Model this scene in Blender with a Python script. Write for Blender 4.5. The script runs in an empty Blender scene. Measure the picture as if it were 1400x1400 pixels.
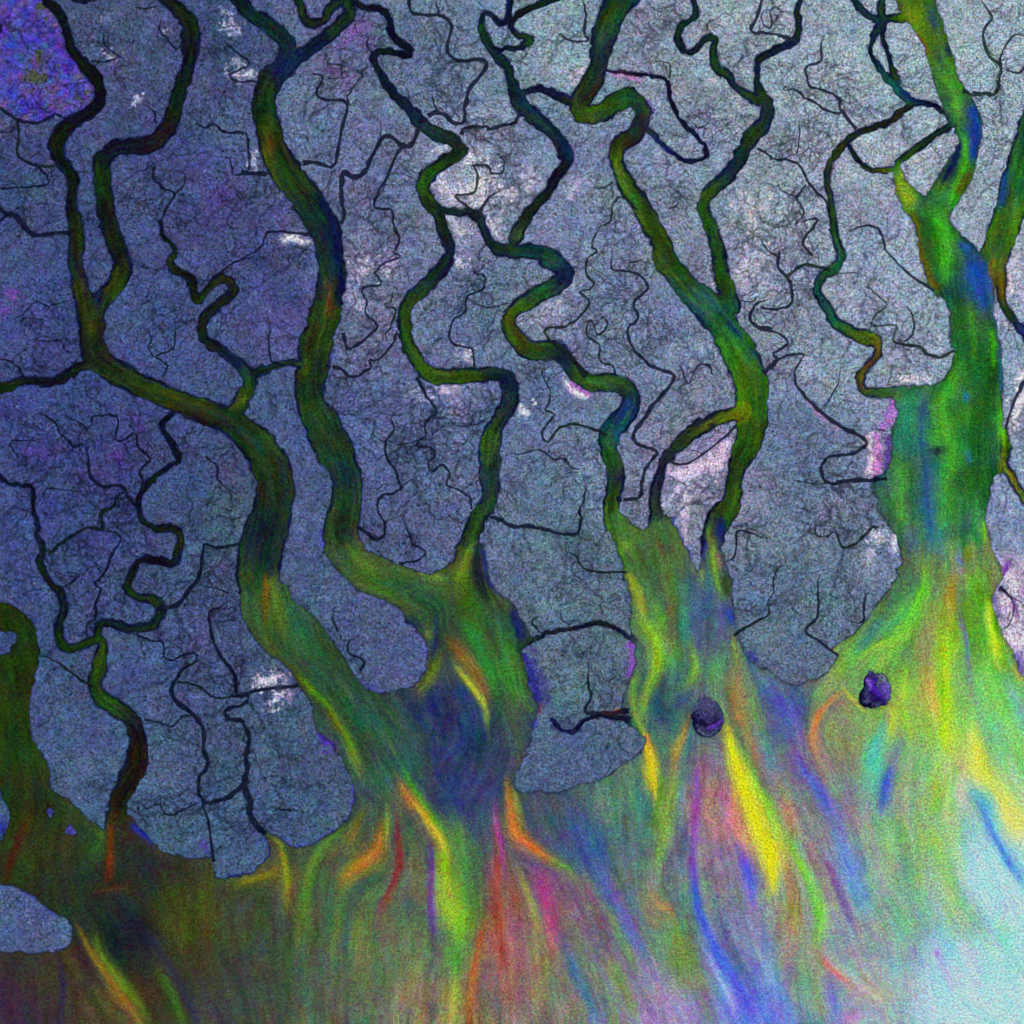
# ---- traced river courses: "tile x,y,width ..." (tile-local coordinates, widths in picture pixels) | colours along the course
RIV = [
("long dark river running down the far left side to the muddy coast", "A0 240,0,14 300,60,14 350,150,13 370,230,13 410,300,14 470,370,17 520,440,18 535,510,17 500,580,18 420,630,17 340,690,22 300,770,22 310,840,20 350,890,17 390,960,15 385,1040,15 385,1120,17 405,1200,20 410,1300,21 B0 415,30,18 430,110,22 450,200,26 490,290,38 500,360,38 500,450,32 530,550,36 610,620,32 740,690,33 870,750,32 1000,810,32 1120,850,35 1250,900,36 1340,970,40 B1 20,1040,46 80,1160,52 100,1260,53 90,1380,53 C1 60,80,60 30,200,62 10,340,58 40,470,62", "12161c 14191a 141a12 121410 101018 1a1620 12180f 14181c 1c2a14 16201a 26340f 1c2436 32421a 2c3318 262622 2a3c1c 2c401c 2c301c 283c1c 2c481e 2c361e 203430 1c3034 34481c"),
("dark looping river between the first river and the blue forest", "A0 890,0,17 950,50,20 1010,130,24 1015,220,25 1010,320,20 975,420,20 945,520,20 925,600,20 890,690,22 820,760,24 700,780,23 610,790,23 550,850,24 535,920,24 555,1030,22 565,1130,24 590,1230,24 625,1320,24 B0 660,0,24 670,60,26 650,130,26 600,190,26 560,240,26 520,300,30", "16201c 1a3018 141c2c 122018 1a2a1e 2a2018 141a30 101a28 1a3018 1c2c12 182414 141a20 2c4010 34480e 181c30"),
("broad green and navy river sweeping down left of the middle", "A1 -80,-30,18 0,60,20 80,120,22 160,180,22 210,250,22 190,350,30 120,420,34 90,500,30 90,600,32 110,700,35 140,800,38 200,920,42 280,1020,43 350,1120,43 410,1230,40 430,1330,38 B1 410,20,36 420,100,37 400,200,40 385,300,40 360,400,42 330,480,45 320,560,42 310,640,42 290,720,40 300,820,38 350,900,48 390,980,52 430,1060,50 470,1140,42 500,1220,41 495,1320,42 490,1400,43 C1 480,30,46 460,110,48 490,200,45", "1a2c2c 1a2c34 1a3430 18244c 1c3024 2c481a 36461a 33461c 223c28 1a2c40 24442c 203a30 33421c 34481c 2c4418 243c24 2c5026 283c2a 25462c 24443a 2c4a20 2c4220 223c28"),
("short green tributary joining the broad river at the top", "A1 520,-40,16 535,60,17 490,130,18 420,190,18 340,250,18 260,310,20 200,370,24", "22421c 1c3a24 1c3a24 18304c 18224c"),
("hooked green side channel at the top edge", "A1 260,-30,12 290,80,12 330,120,14 390,110,13 430,50,14 490,10,14 530,20,12", "16302a 1f3a22 22421c"),
("winding river through the white dappled forest and round the square bend", "A1 560,-20,9 600,35,9 680,45,10 740,80,11 760,170,11 800,220,11 860,270,12 840,295,10 760,275,10 680,275,10 665,310,9 710,410,12 770,500,14 850,570,16 920,660,18 1000,710,18 1080,750,20 1130,800,18 1060,850,18 960,920,20 930,1000,20 960,1080,19 1010,1150,17 1040,1230,18 1070,1320,17 B1 1060,0,16 1000,90,20 920,170,20 840,250,20 810,330,17 820,430,17 860,540,20 910,620,19 970,655,20 1060,660,21 1180,650,20 1300,650,19 1370,655,19 1392,730,23 1380,820,24 1330,900,24 1290,990,28 1280,1090,30 1275,1200,28 1285,1280,24 1265,1370,22 C1 1235,0,22 1200,70,24 1165,160,28 1140,260,30 1110,350,30", "101a26 101828 10182a 10182c 0e162a 101834 18244c 1c3c2c 22381c 34641a 2c4018 1c2a3a 16243c 34501a 3c6c18 38601a 3c5a18 142448 22403c 3c6018 243c4c 2c4c24 2c4c24 4a5a20"),
("curving river with dark banks right of the white dappled forest", "A1 1390,-30,8 1385,90,8 1335,125,8 1290,80,8 1240,75,8 1240,150,9 1265,230,11 1325,300,14 A2 10,350,14 40,450,14 90,560,22 180,640,20 270,720,19 325,820,19 310,900,15 240,1000,14 160,1100,15 90,1190,15 60,1280,18", "101828 101828 142438 1c3c20 225038 1c4034 1c3c48 182c40 1c1c2c 1f3020 282c2c"),
("small green backwater curling at the top edge", "A2 290,-10,8 190,25,9 90,70,9 30,130,8 60,180,9 140,205,10 100,240,9 0,260,8 -60,262,9", "1a3422 101828 1c4020 101828"),
("short dark channel linking two rivers near the top", "A2 85,500,10 130,488,9 180,470,10 240,490,11 300,520,12 350,540,14", "16203c 141c40"),
("zigzag green river with blue bends in the middle of the forest", "A1 1030,1120,9 1120,1130,9 1210,1140,12 1240,1200,12 1280,1290,13 1340,1330,16 1400,1330,18 A2 60,1335,18 200,1345,20 290,1390,20 B2 180,30,18 250,50,22 290,100,24 260,150,24 180,190,24 80,250,23 10,300,20 -20,370,20 10,430,24 70,500,26 150,520,28 240,520,28 300,570,24 350,640,24 420,690,22 520,690,24 600,710,26 650,760,24 640,840,26 590,900,28 540,970,30 530,1060,26 560,1150,24 570,1240,22 555,1320,22 540,1400,24 C2 560,60,26", "1c3028 1a3038 1f3834 224428 1c3838 1c3450 2a5a40 1c3450 1c2c50 2a6030 3c6018 3c5418 44501c 34581c 24304a 2a5a2c 34602c 2a5a3c 1c4880 1c5a68 30582c 2a3c48 3c6a1c 3c7020"),
("wide river from the top that loops and then runs straight to the blue confluence", "A2 640,-30,42 620,0,40 560,90,38 530,180,36 510,260,32 495,350,22 470,420,30 430,500,30 400,550,28 430,610,26 520,600,24 600,540,26 680,520,24 730,570,22 730,640,22 690,720,24 620,760,24 590,840,20 620,920,20 680,1030,24 740,1120,26 800,1230,27 850,1330,28 B2 830,0,32 900,100,32 980,200,36 1090,290,48 1150,370,44 1200,450,44 1250,540,46 1290,640,46 1310,740,46 1310,840,46 1310,940,42 1290,1040,36 1240,1130,28 1220,1230,24 1200,1340,26 C2 1150,20,33 1110,110,30 1090,200,28 1120,300,28", "1c3a44 2c5a24 24403c 203430 28282c 34581c 346020 1c5038 302c30 30281c 50781c 3c6418 385c18 3a5a18 345c20 286058 2a7838 3c801c 48881c 447c1c 3c681c 304c20 385418 2a3c58 304880"),
("curved olive side channel leaving the wide river towards the middle bay", "B2 1260,850,20 1150,880,18 1060,920,20 980,970,20 900,1050,16 830,1130,14 800,1220,14 780,1300,16 790,1400,18 C2 800,60,24", "7a9c18 506a20 3c5420 2c3c30 1c2448 2c3c34 34502c"),
("thin purple ring channel round a narrow strip of forest", "A2 520,365,4 620,385,5 740,400,5 850,425,5 880,480,5 900,570,6 940,650,6 1000,700,6 1050,770,6 1070,820,7 1040,855,6 950,850,7 880,800,7 820,740,7 760,695,7", "5c3468 402848 18182c 1c1830 281c40 282048 1c2068 1c2060"),
("small wiggling green channel near the top right of the middle", "A2 1000,-30,8 1020,80,8 950,130,10 930,200,10 960,270,9 1020,260,10 1070,200,10 1120,210,11 1110,300,12 1130,370,12 1190,400,13 1230,460,12 1280,500,14 1360,540,13", "142820 1c3820 142038 1c3c20 1f4a20 204038 2c4a20"),
("green and navy river running down to the blue confluence from the top right", "A3 240,-40,7 190,50,8 200,130,9 190,210,11 100,260,10 10,300,10 A2 1340,340,10 1345,400,9 1355,480,12 A3 40,560,18 20,660,20 A2 1360,680,22 1290,760,20 1240,860,20 1170,950,20 1090,1020,19 1060,1100,18 1090,1180,19 1120,1270,19 1140,1361,20 B2 1150,100,24 1180,200,26 1200,280,24", "182420 1c3018 18204c 1a2c1a 20301c 22381c 1c2858 22401c 1c2c50 3c6018 3c6c1c 285020 305a1c 305a24"),
("looping blue green channel beside the great river at the top right", "A3 480,-40,9 530,50,9 600,95,10 640,120,13 615,155,12 590,210,8 585,290,7 630,370,9 690,430,12 740,490,12 800,540,10 870,550,6 950,570,6 1010,640,7", "18284c 1c4048 284020 1c3040 1c4840 205850 1c4880 101c30 2c2c20"),
("short green link into the great river at the top edge", "A3 640,-40,11 640,90,12 700,95,12 770,90,16", "1f4820 1f4a28 40701c"),
("narrow green channel along the slim islet at the top right", "A3 650,130,9 655,220,8 680,300,7 700,370,9 725,440,10", "202830 1f3820 24442c"),
("long green meandering channel west of the great river", "A3 805,560,7 740,600,8 680,650,8 600,680,9 530,700,9 470,740,10 410,800,10 360,880,9 350,960,8 370,1050,9 380,1130,10 390,1220,11 420,1330,12 B3 400,0,13 360,70,14 290,120,13 270,200,11 320,280,12 370,360,14 460,420,18 550,450,20 600,490,14 590,560,12 530,610,11 500,670,12 530,740,13 620,750,13 720,745,16", "1c3420 30381c 28281c 244018 30401c 283c1c 30501c 305418 2c5a30 207048 38502c 246050 347038 507020 687020 604c20 64501c 486c1c 4c781c"),
("thin olive channel closing a forest islet west of the great river", "A3 470,770,6 510,850,6 590,905,7 705,905,7", "1c2c1c 3c481c 586c1c"),
("straight green cut across the forest islets at the top right", "A3 730,870,9 800,810,10 900,740,10 1015,660,9", "3c681c 2c501c 20401c"),
("wide green channel entering from the right edge", "A3 1520,500,46 1450,700,44 1400,850,44 1360,1000,44 1310,1180,42 1260,1320,40 B3 1220,60,40", "205048 28602c 387830 48801c 407020"),
("narrow brown side channel along the right edge", "B3 1270,60,20 1280,120,16 1275,200,13 1290,260,12 1330,330,11 1380,390,12 1440,480,12 1500,560,12", "605418 544c18 2c3c18 28288c 2828a0"),
("narrow yellow green channel splitting off to the right edge", "B3 1295,960,9 1300,1060,16 1300,1140,14 1340,1220,14 1390,1300,13 1460,1390,14", "60b820 80881c 88981c 6c9c20"),
("dark tributary coming in from the left edge", "B0 -40,735,14 60,710,13 130,680,12 220,690,13 300,690,12 380,650,14 430,610,15 490,590,16", "2c3c14 141c28 101820 1c2c1c"),
("small hairpin river in the blue forest at left", "A0 850,1180,5 870,1250,6 920,1300,6 930,1361,7 B0 930,50,10 1000,95,11 1050,130,11 1060,200,11 1085,240,11 1130,190,11 1190,130,12 1250,140,12 1270,200,13 1200,260,13 1130,320,14 1100,390,14 1120,460,14 1200,510,15 1280,570,15 1340,620,16 1370,690,20 1330,780,22 1290,850,26", "101c18 182814 223c14 141818 1f3014 1f3014 282c14 1c2c1c 1c3018 1c2c28 18244c 347020 2c5020"),
("short green link between the hairpin river and the broad river", "B1 260,600,14 190,580,9 120,600,9 50,625,11 0,650,14 B0 1370,670,18", "3c6018 1c4020 182c24 18244c"),
("thin river at the lower left that widens towards the coast", "B0 -20,1170,4 40,1245,5 150,1260,6 180,1290,6 180,1400,6 C0 210,60,6 200,130,7 240,210,8 215,270,9 260,370,10 330,440,11 350,520,12 325,600,11 320,690,12 370,745,13 450,730,13 530,700,15 560,720,16 550,800,19 540,880,20 520,950,18 560,1030,22 640,1080,22 720,1140,24 750,1220,24 750,1330,28 D0 740,0,30 690,80,28 650,170,26 640,250,25 620,330,24", "101c18 101c14 101c14 18281c 182c14 182c14 142410 203810 1f3a14 1f3c14 304c14 2c5014 26441c 2c6028 202438 28201c 201c14 281c14 38200c"),
("thin dark channel arching over the rounded lobe at the middle bay", "C2 50,745,9 90,715,7 180,665,6 280,640,6 360,630,6 450,610,6 520,620,6 600,660,6 690,720,8", "1c4830 1c3020 3c2c20 141c20 141c28 18283c"),
("short dark inlet cutting into the rounded lobe from the bay", "C2 215,1140,4 270,1190,5 340,1200,6 390,1150,5 440,1125,5 530,1118,6 600,1125,7 660,1150,8", "28288c 2c3080 181c40 141c28 181c28 1c2838"),
("hook shaped channel with a tight loop at the lower left", "B0 940,870,8 890,920,7 930,1010,8 980,1110,9 930,1150,7 860,1200,8 800,1260,8 760,1340,8 C0 760,0,8 780,50,8 850,90,10 940,90,10 985,120,10 975,200,11 950,280,12 870,265,11 780,260,11 720,340,11 695,410,11 740,460,11 830,475,12 880,520,14 870,580,14 800,630,14 700,630,13 600,610,12 540,620,12 535,690,14", "0e1622 0e1620 10181c 101c1c 101c20 182c14 142010 202c10 141818 1c1818 18281c 2c4018 1c3820 223c18 122028 1c2c14"),
]
# polygons of open water
SEA = "C0 -400,490 0,490 70,510 140,560 190,640 215,750 200,850 185,950 165,1050 165,1150 180,1250 230,1330 265,1400 D0 265,60 290,140 370,180 430,230 500,290 560,330 600,300 690,250 760,320 850,420 900,460 1000,485 1080,500 1160,490 1175,600 1250,600 1330,590 1400,560 D1 50,510 75,450 50,390 20,345 60,335 130,390 220,435 310,420 420,350 500,280 535,180 530,90 500,0 C1 480,1340 440,1320 400,1250 330,1190 320,1100 290,1030 240,960 180,860 90,800 50,760 0,700 C0 1380,660 1340,590 1320,480 C1 130,370 200,470 300,550 370,640 430,720 500,820 540,900 620,980 750,990 850,960 920,880 945,780 930,700 880,640 820,590 800,540 700,490 580,440 480,360 400,260 370,180 560,150 600,210 700,250 800,290 880,330 980,330 1085,270 1235,170 1260,220 1270,340 1320,440 1400,500 C2 30,550 80,620 100,690 60,760 65,820 95,950 145,1080 115,1150 105,1250 40,1400 D2 20,50 30,130 100,132 300,130 350,100 480,70 560,20 C2 600,1390 690,1330 740,1260 700,1200 640,1160 605,1100 615,1000 640,940 675,820 665,720 650,680 645,600 660,560 640,450 620,350 590,230 530,100 500,0 590,0 650,60 720,100 770,60 840,10 900,80 950,200 1010,310 1025,330 1035,260 1120,180 1160,230 1175,280 1200,400 1210,520 1240,660 1260,740 1310,820 C3 0,870 60,910 130,945 220,920 300,890 355,840 372,780 355,740 430,700 500,630 540,580 600,500 660,420 720,340 740,300 1250,300 1250,400 1220,480 1260,600 1300,700 1370,830 1400,900 1800,1000 D3 1800,1900 D0 -400,1900"
BIG = "A3 700,-100 715,0 760,100 820,170 880,270 900,350 930,450 960,540 1000,620 1045,720 1040,780 1000,850 950,930 900,1010 875,1045 820,1010 760,950 735,880 700,890 700,960 730,1050 790,1150 830,1250 845,1361 B3 860,80 900,190 960,250 990,320 1000,480 1025,520 1000,600 930,690 780,712 730,712 690,770 715,860 680,960 672,1100 640,1180 560,1225 600,1330 C3 600,0 650,60 710,150 740,270 740,330 1240,330 1240,230 1215,150 1190,40 B3 1210,1290 1240,1200 1290,1180 1270,1060 1290,950 1285,800 1285,650 1262,450 1235,290 1240,240 1250,150 1290,60 A3 1260,1361 1190,1350 1150,1320 1060,1240 1000,1150 1060,1060 1110,980 1150,850 1180,700 1165,600 1110,500 1045,400 1000,220 930,0 920,-100"
ISL = ["D0 -400,630 0,640 80,650 180,690 250,760 340,810 400,900 370,980 300,1010 100,1008 0,1005 -400,990",
 "C0 -200,1500 D0 -200,0 -30,70 0,120 35,190 55,270 40,350 0,400 -200,440",
 "C0 -400,640 0,650 70,660 90,690 70,740 0,790 -400,850",
 "C2 1000,1060 982,1110 990,1165 1010,1200 1050,1230 1108,1222 1148,1180 1155,1120 1140,1070 1095,1030 1040,1020",
 "C3 550,870 500,980 500,1040 540,1075 600,1065 650,1040 665,980 660,930 630,900 590,890",
 "D0 255,225 275,220 297,240 292,265 270,272 252,250",
 "D0 360,330 385,320 415,335 420,355 390,362 362,350",
 ]
VIOLET = "A0 -300,-200 200,-200 230,0 310,100 330,200 400,320 500,440 490,540 420,610 370,640 300,605 190,655 60,610 0,565 -300,500"
CRK = """A0 -20,1085,7 40,1140,8 90,1150,9 130,1210,9 170,1250,8 260,1250,7 360,1235,7
A0 -20,1190,6 50,1140,5
A0 -20,560,5 60,620,6 130,650,6 200,655,6 270,620,6 300,610,5 370,645,7
A0 90,650,5 105,720,5 90,800,5 120,850,5 200,880,5 290,885,6
A0 200,880,5 250,930,4 260,970,4 200,990,4 100,995,4 -20,1000,4
A0 -20,700,3 50,700,3 85,670,3
A0 400,5,6 450,8,10 490,0,7
A0 -20,120,7 5,150,6 0,190,5
A0 555,190,4 560,240,4 630,300,4 570,330,4 490,330,4
A0 720,30,3 760,50,4 830,40,3
A0 860,90,3 850,150,4 880,200,4 940,260,4 970,210,4
A0 760,560,3 820,600,4 820,650,4 855,685,5
A0 1170,200,3 1250,270,4 1320,340,4 1220,400,4 1270,430,4 1370,435,4
A0 1020,610,2 1080,680,4 1140,660,4 1200,705,5 1310,710,5 1320,800,5 1325,860,5 1310,910,4 1240,930,4 1220,840,3 1190,850,2
A0 1310,915,4 1420,925,5
A0 980,890,2 980,980,4 930,1030,4
A0 800,860,4 830,890,4 810,940,4 870,1000,5 930,1030,5 890,1100,5 850,1190,5
A1 655,180,2 625,230,4 665,295,5
A1 660,355,3 610,370,4 600,410,3 580,430,3 530,500,4 525,545,5
A1 270,400,3 390,405,4 365,490,5 400,530,5 520,545,6 490,700,6 470,850,6 440,885,6 360,870,7 260,860,8
A1 390,405,3 470,420,3 495,400,3 490,350,3 420,340,3 430,310,2
A1 905,690,7 860,770,8 820,775,8 740,725,7 700,750,7 640,870,7 610,910,8 560,945,9 505,920,9 490,980,8 500,1080,7 510,1150,7 485,1210,8
A1 820,775,7 780,830,6 740,930,5 700,1000,5 675,1100,5 760,1120,5 770,1200,5 800,1280,5 770,1340,4 B1 780,5,4 700,40,4 650,90,4 690,150,4 600,170,5 580,200,4 610,250,4 600,320,4 660,370,5 650,400,5 560,480,6 500,505,5 480,440,6
A1 850,-20,7 870,70,6 950,80,6 1030,85,6 1080,140,6 1055,260,6 1110,325,6 1240,320,7 1260,370,7 1180,470,7 1150,560,7 1140,650,6 1090,655,7 1040,610,7 980,600,8 915,640,9
A1 990,-20,4 1010,75,4
A1 970,490,2 985,550,4 1010,600,4
A1 1120,740,7 1150,680,6 1260,670,6 1280,685,6 1400,655,6 A2 60,650,6 80,600,6
A1 700,600,2 705,730,3
A1 820,430,2 855,530,3
A1 1190,880,4 1220,950,5 1190,1030,5 1100,1040,5 1180,1110,5 1200,1130,6
A1 1190,880,5 1270,880,5 1290,920,5 1350,920,4 1355,850,3 1320,820,2
A1 1350,1010,3 1280,1050,5 1250,1100,6 1225,1150,6
A1 -20,920,7 80,925,8
A1 310,1245,6 200,1235,5 100,1240,5 60,1320,4 -60,1390,3
A2 410,-20,4 430,80,5 430,180,5 440,215,4 340,210,4 300,170,2
A2 450,990,2 500,1000,3 580,970,4
A2 690,1100,5 620,1050,4 570,1090,4 560,1170,4 500,1220,3 460,1300,4 490,1340,4 B2 415,10,4 410,100,5 445,140,5 430,180,4 370,200,4 420,260,5 340,350,5 270,390,5 180,400,5 210,460,5 270,510,8 340,570,9 390,640,10
A2 1100,180,4 1075,130,4 1110,100,2
A2 1375,-20,5 1340,90,6 1310,160,6 1340,180,6 A3 0,170,5 60,180,5 190,215,8
A2 960,660,4 1050,680,3 1090,640,2
A2 860,1110,3 900,1100,4 930,1080,3
A2 770,340,2 830,330,3 880,345,3 870,420,4
A2 1320,775,5 1400,820,5 A3 80,850,5 150,850,5 220,900,5 260,980,5 350,1075,5
A3 0,80,3 20,150,3 60,140,4 50,60,3 80,30,2
A3 360,150,2 320,240,4 320,330,5 240,360,5 260,450,5 330,480,5 410,520,6 430,590,6 520,700,8
A3 425,600,5 370,600,5 300,560,5 230,520,5 180,480,4 120,480,3 150,450,2
A3 240,985,4 195,1050,4 230,1130,4 180,1190,3
A3 80,960,2 110,1010,3 190,1050,3
A3 180,1195,3 295,1160,5 290,1190,5 220,1290,5 270,1361,4
A3 1150,-20,4 1230,90,5 1190,170,5 1210,290,6 1275,350,6 1270,420,6 1240,500,7 1180,495,7 1090,490,8
A3 1275,350,5 1280,290,4 1350,190,4 1420,200,3
A3 1280,365,4 1370,390,5 1420,320,4
A3 440,1250,3 520,1210,4 600,1205,5 650,1260,5 670,1340,4 B3 720,50,4 800,120,5 890,185,6
A3 510,1140,2 540,1200,3
A3 180,650,2 210,700,3 190,820,3
A3 -10,1255,4 30,1320,4 95,1370,3
B0 -20,562,4 60,580,4 110,620,5 130,670,6
B0 1400,5,3 1320,20,4 1260,50,4 1170,120,5
B0 470,1015,3 480,1120,5 490,1190,6 550,1260,6 660,1255,6 700,1310,6 755,1380,6
B0 680,1285,5 630,1330,5 620,1370,6 560,1395,7 C0 550,30,7 560,100,7 480,85,5 400,130,6 320,180,6 290,215,7 235,215,6
B0 470,950,2 500,930,3 510,880,4 580,870,4 650,890,4 635,1000,4 680,1005,4 740,965,4 760,1050,5 820,1110,5 770,1170,5 780,1240,6 765,1340,7
B0 200,860,3 240,870,3 310,920,4 330,970,4 385,1010,4 400,1040,4 460,1020,4
B0 300,860,2 400,890,3 460,930,3 480,945,3
B0 250,1000,2 180,1010,3 60,1015,3 100,1100,3
B0 260,1390,2 240,1290,3 300,1275,3 440,1285,2
B0 395,240,4 300,265,4 260,280,3 200,250,3 150,300,3 90,340,2
B0 395,530,4 350,510,3 340,470,3 280,460,3 240,470,3 190,450,2
B0 950,340,3 960,400,3 955,500,4 900,530,4 850,550,4 910,600,4 890,660,4
B0 780,370,2 825,440,3 820,510,3 850,550,3
B0 1080,1110,2 1130,1100,3 1190,1160,4 1190,1220,4 1250,1280,3 1300,1300,2
B1 60,320,2 75,400,3 70,500,4 80,570,4 140,590,5
B1 760,150,2 740,240,3 705,270,3 765,290,4 750,370,4 715,420,3 715,460,3
B1 770,390,4 760,460,5 680,560,4 625,570,4 625,610,5 560,655,5 510,655,6 470,620,6 400,605,6
B1 630,610,4 680,600,2
B1 890,680,7 940,770,5 985,840,5 970,880,4 930,910,4 930,980,4 890,1010,4 885,1050,4 940,1045,4 980,1080,4 940,1130,4 960,1175,4 1020,1140,5 1060,1190,4 1040,1250,4 1110,1280,4 1170,1330,4 1185,1390,4
B1 770,840,2 740,890,3 755,950,4 710,1010,5 710,1090,5 760,1170,5 795,1260,5 760,1290,5 690,1310,5 665,1350,5 C1 670,0,4 700,60,5 690,130,6 650,145,6 570,90,6
B1 720,1010,3 800,1030,3 885,1010,3
B1 800,1260,4 855,1220,3 865,1260,2
B1 405,845,3 460,830,2
B1 1180,10,3 1190,90,3 1245,110,4 1240,180,4 1160,220,4 1140,300,4 1080,350,4 1050,440,5 1110,490,5 1185,520,4 1190,610,4
B1 840,330,3 980,300,2
B1 1300,870,3 1200,920,3 1110,930,3 1070,900,2
B1 1390,260,4 1280,280,3 1180,260,2
B2 160,600,2 165,650,3 210,750,3 185,840,4 230,870,4 170,940,4 165,1000,4 200,1020,4 250,950,5 310,925,5 420,940,5 500,970,6
B2 -20,1080,2 60,1085,3 150,1060,3 230,1100,4 290,1110,4 330,1160,3 400,1160,2
B2 390,1190,2 400,1300,4 370,1390,5 C2 375,40,6 340,120,6 200,95,6 100,80,7 0,80,7 C1 1330,40,7 1270,30,7
B2 475,310,3 520,370,4 490,430,4 460,420,3 430,350,3 400,430,4 480,490,4 480,570,4 550,600,4 560,660,4
B2 545,-20,4 550,80,4 630,80,4 710,110,5 735,190,5 660,260,5 690,340,5 640,390,5 645,480,5 720,570,6 800,620,6 890,650,6 860,710,6 780,810,7 720,890,7 660,980,7 680,1020,6 760,1050,6 795,1080,6 740,1150,6 710,1220,6 705,1290,6 670,1330,6 590,1330,8
B2 630,75,3 640,40,3 720,20,2
B2 890,570,2 920,620,3 960,700,3 1000,620,3 1060,590,4 1095,640,4
B2 1210,940,5 1100,1040,4 1000,1110,4 920,1140,5 850,1120,6
B2 960,1055,2 1030,1080,3
B2 1400,240,3 1340,260,5 1300,340,6 1340,380,6 1400,390,5
B2 1230,240,3 1300,250,3 1350,215,2
B3 -20,285,5 50,295,5 120,260,5 130,190,6 110,120,6 60,70,6 60,-10,5
B3 110,110,6 170,60,6 240,50,6 320,70,6
B3 -40,400,5 50,420,4 110,480,5 30,530,5 50,570,6 -10,625,8
B3 50,570,5 120,540,5 190,545,4 150,620,4 150,690,5 210,770,6 290,850,7 380,920,7 480,970,7 540,1020,6 500,1060,6 430,1090,6 330,1100,5 290,1150,6 310,1220,6 350,1245,6 450,1225,7 560,1225,7 630,1215,6
B3 350,1245,4 250,1245,3 150,1230,3
B3 390,1250,3 400,1330,2
B3 510,170,2 560,180,3 650,270,3 600,310,3 560,380,3 700,380,3 680,450,3 720,480,5 820,500,6 880,540,6 940,550,6 1000,520,6
B3 740,260,2 790,330,4 790,420,4 740,470,4
B3 380,100,3 490,100,3 470,160,2
B3 400,560,2 380,700,3 300,830,3
B3 560,950,3 640,955,4
B3 1430,640,8 1370,740,6 1330,830,5 1305,930,5
C0 560,105,4 640,115,4 660,160,3 620,220,4 590,300,5 550,360,4 520,380,4 550,420,4 530,490,5 525,580,5 480,610,4 475,680,4
C0 330,430,4 380,390,4 430,350,3 370,320,2
C0 1290,175,5 1190,190,5 1120,180,5 1105,260,6 1080,370,7 1010,460,7 950,520,8 880,525,9
C0 1100,395,4 1250,440,4
C0 1260,480,3 1200,520,4 1145,550,5 1155,640,6 1180,740,6 1230,820,6 1280,890,7 1300,1000,7 C1 0,980,6 100,960,6 220,945,7
C0 1360,1010,5 1340,1040,6 1240,1080,7 1250,1130,8 1320,1140,7 1360,1220,7 1350,1330,8 D0 1350,0,8 1335,80,10 1370,170,10 1370,250,10 D1 0,310,10 40,350,9
D0 1330,100,9 1250,160,8 1170,180,7 1110,175,7 1085,120,6 1090,50,6 C0 1135,1390,7 1115,1290,7 1110,1180,7 1060,1110,8 950,1020,8 940,960,7 970,910,6 1000,860,5 1070,810,4 1070,770,4 1000,780,4 950,815,4 900,790,4 890,720,4 820,700,4 700,655,4
C0 790,1135,4 870,1145,4 940,1170,4 1000,1120,4 1060,1110,4
C0 970,930,4 1080,950,4 1150,1000,4 1200,1020,4 1290,1005,4
C0 205,770,4 310,820,4 400,890,5 490,945,5
C0 1150,600,3 1290,590,3
D0 880,120,2 890,220,3 930,260,3 1000,230,3 1080,190,3
D0 1100,180,5 1140,280,5 1155,400,5 1168,490,6
C1 430,520,2 420,590,4 450,650,4
C1 560,680,2 505,720,4 510,770,4 590,820,5 580,850,5
C1 790,10,3 830,100,4 860,180,4 930,220,4 890,260,4 800,280,5
C2 180,570,2 130,575,3 110,610,4 165,670,4
C2 270,200,3 350,240,4 370,290,4 420,320,4 500,330,5 630,325,4
C2 415,820,3 420,930,5 430,1000,5 400,1080,6 450,1100,6 530,1100,7 620,1090,9
C2 270,480,2 270,590,3 320,615,3
C2 1230,665,6 1320,610,5 1400,560,4 C3 0,500,3 30,430,3 40,330,4 90,290,2
C2 1170,275,4 1220,230,4 1230,110,4 1300,115,4 1400,145,2
C3 260,50,3 265,120,4 320,130,3 370,110,4 400,180,5 430,190,5 500,150,5 570,90,5 610,80,4
C3 190,100,2 260,125,3
C3 280,340,3 275,430,4 270,560,5 200,650,5 270,700,5 370,775,5
C3 530,400,3 520,520,5 510,600,4 430,590,2
C3 1280,420,6 1340,500,3 1330,600,3 1290,640,3
C3 1310,440,4 1380,500,3 1420,540,3
D1 90,240,2 150,225,4 230,230,3""".split("\n")
# land tone samples: x y colour
LANDC = """150 50 484e76 300 50 444a78 450 50 585e86 600 50 616e8e 750 60 7c8fa2 900 50 7c869e 1000 50 848ca2 1100 80 8a94a8 1180 80 909cae 1350 60 8c99ad 50 200 444878 200 250 444a7e 300 300 46487c 450 180 636c94 550 250 626c90 640 240 8c8eaa 730 220 6c7698 800 250 707898 950 250 7b829f 1080 250 8a90a8 1200 180 9098b0 50 420 40457c 200 430 444a7e 370 380 46487e 510 380 707298 650 430 626c92 850 400 6c7696 1080 420 8288a2 1200 400 8a92ac 100 580 3e427c 60 650 3e407c 150 650 3e407c 250 650 424878 390 580 4a5484 420 700 4c5884 560 600 586290 780 620 667492 950 660 84809e 1100 600 647092 1100 800 5c6e86 1180 750 66708e 800 780 5a6a84 550 850 505c84 250 900 444e7c 100 950 444e7c 230 1050 4a587e 420 1080 465878 800 920 586a82 790 1030 4e6082 50 1260 4a5684 330 1150 485a82 700 560 5c6690 720 440 707898 1380 560 8490b0 1390 840 a898bc 1370 300 8e98b0 1380 680 7c88b0 980 980 50587c 1350 60 8c99ad 20 700 3e447c 60 800 40487c 1150 500 8088a4 320 700 485474""".split()
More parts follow.
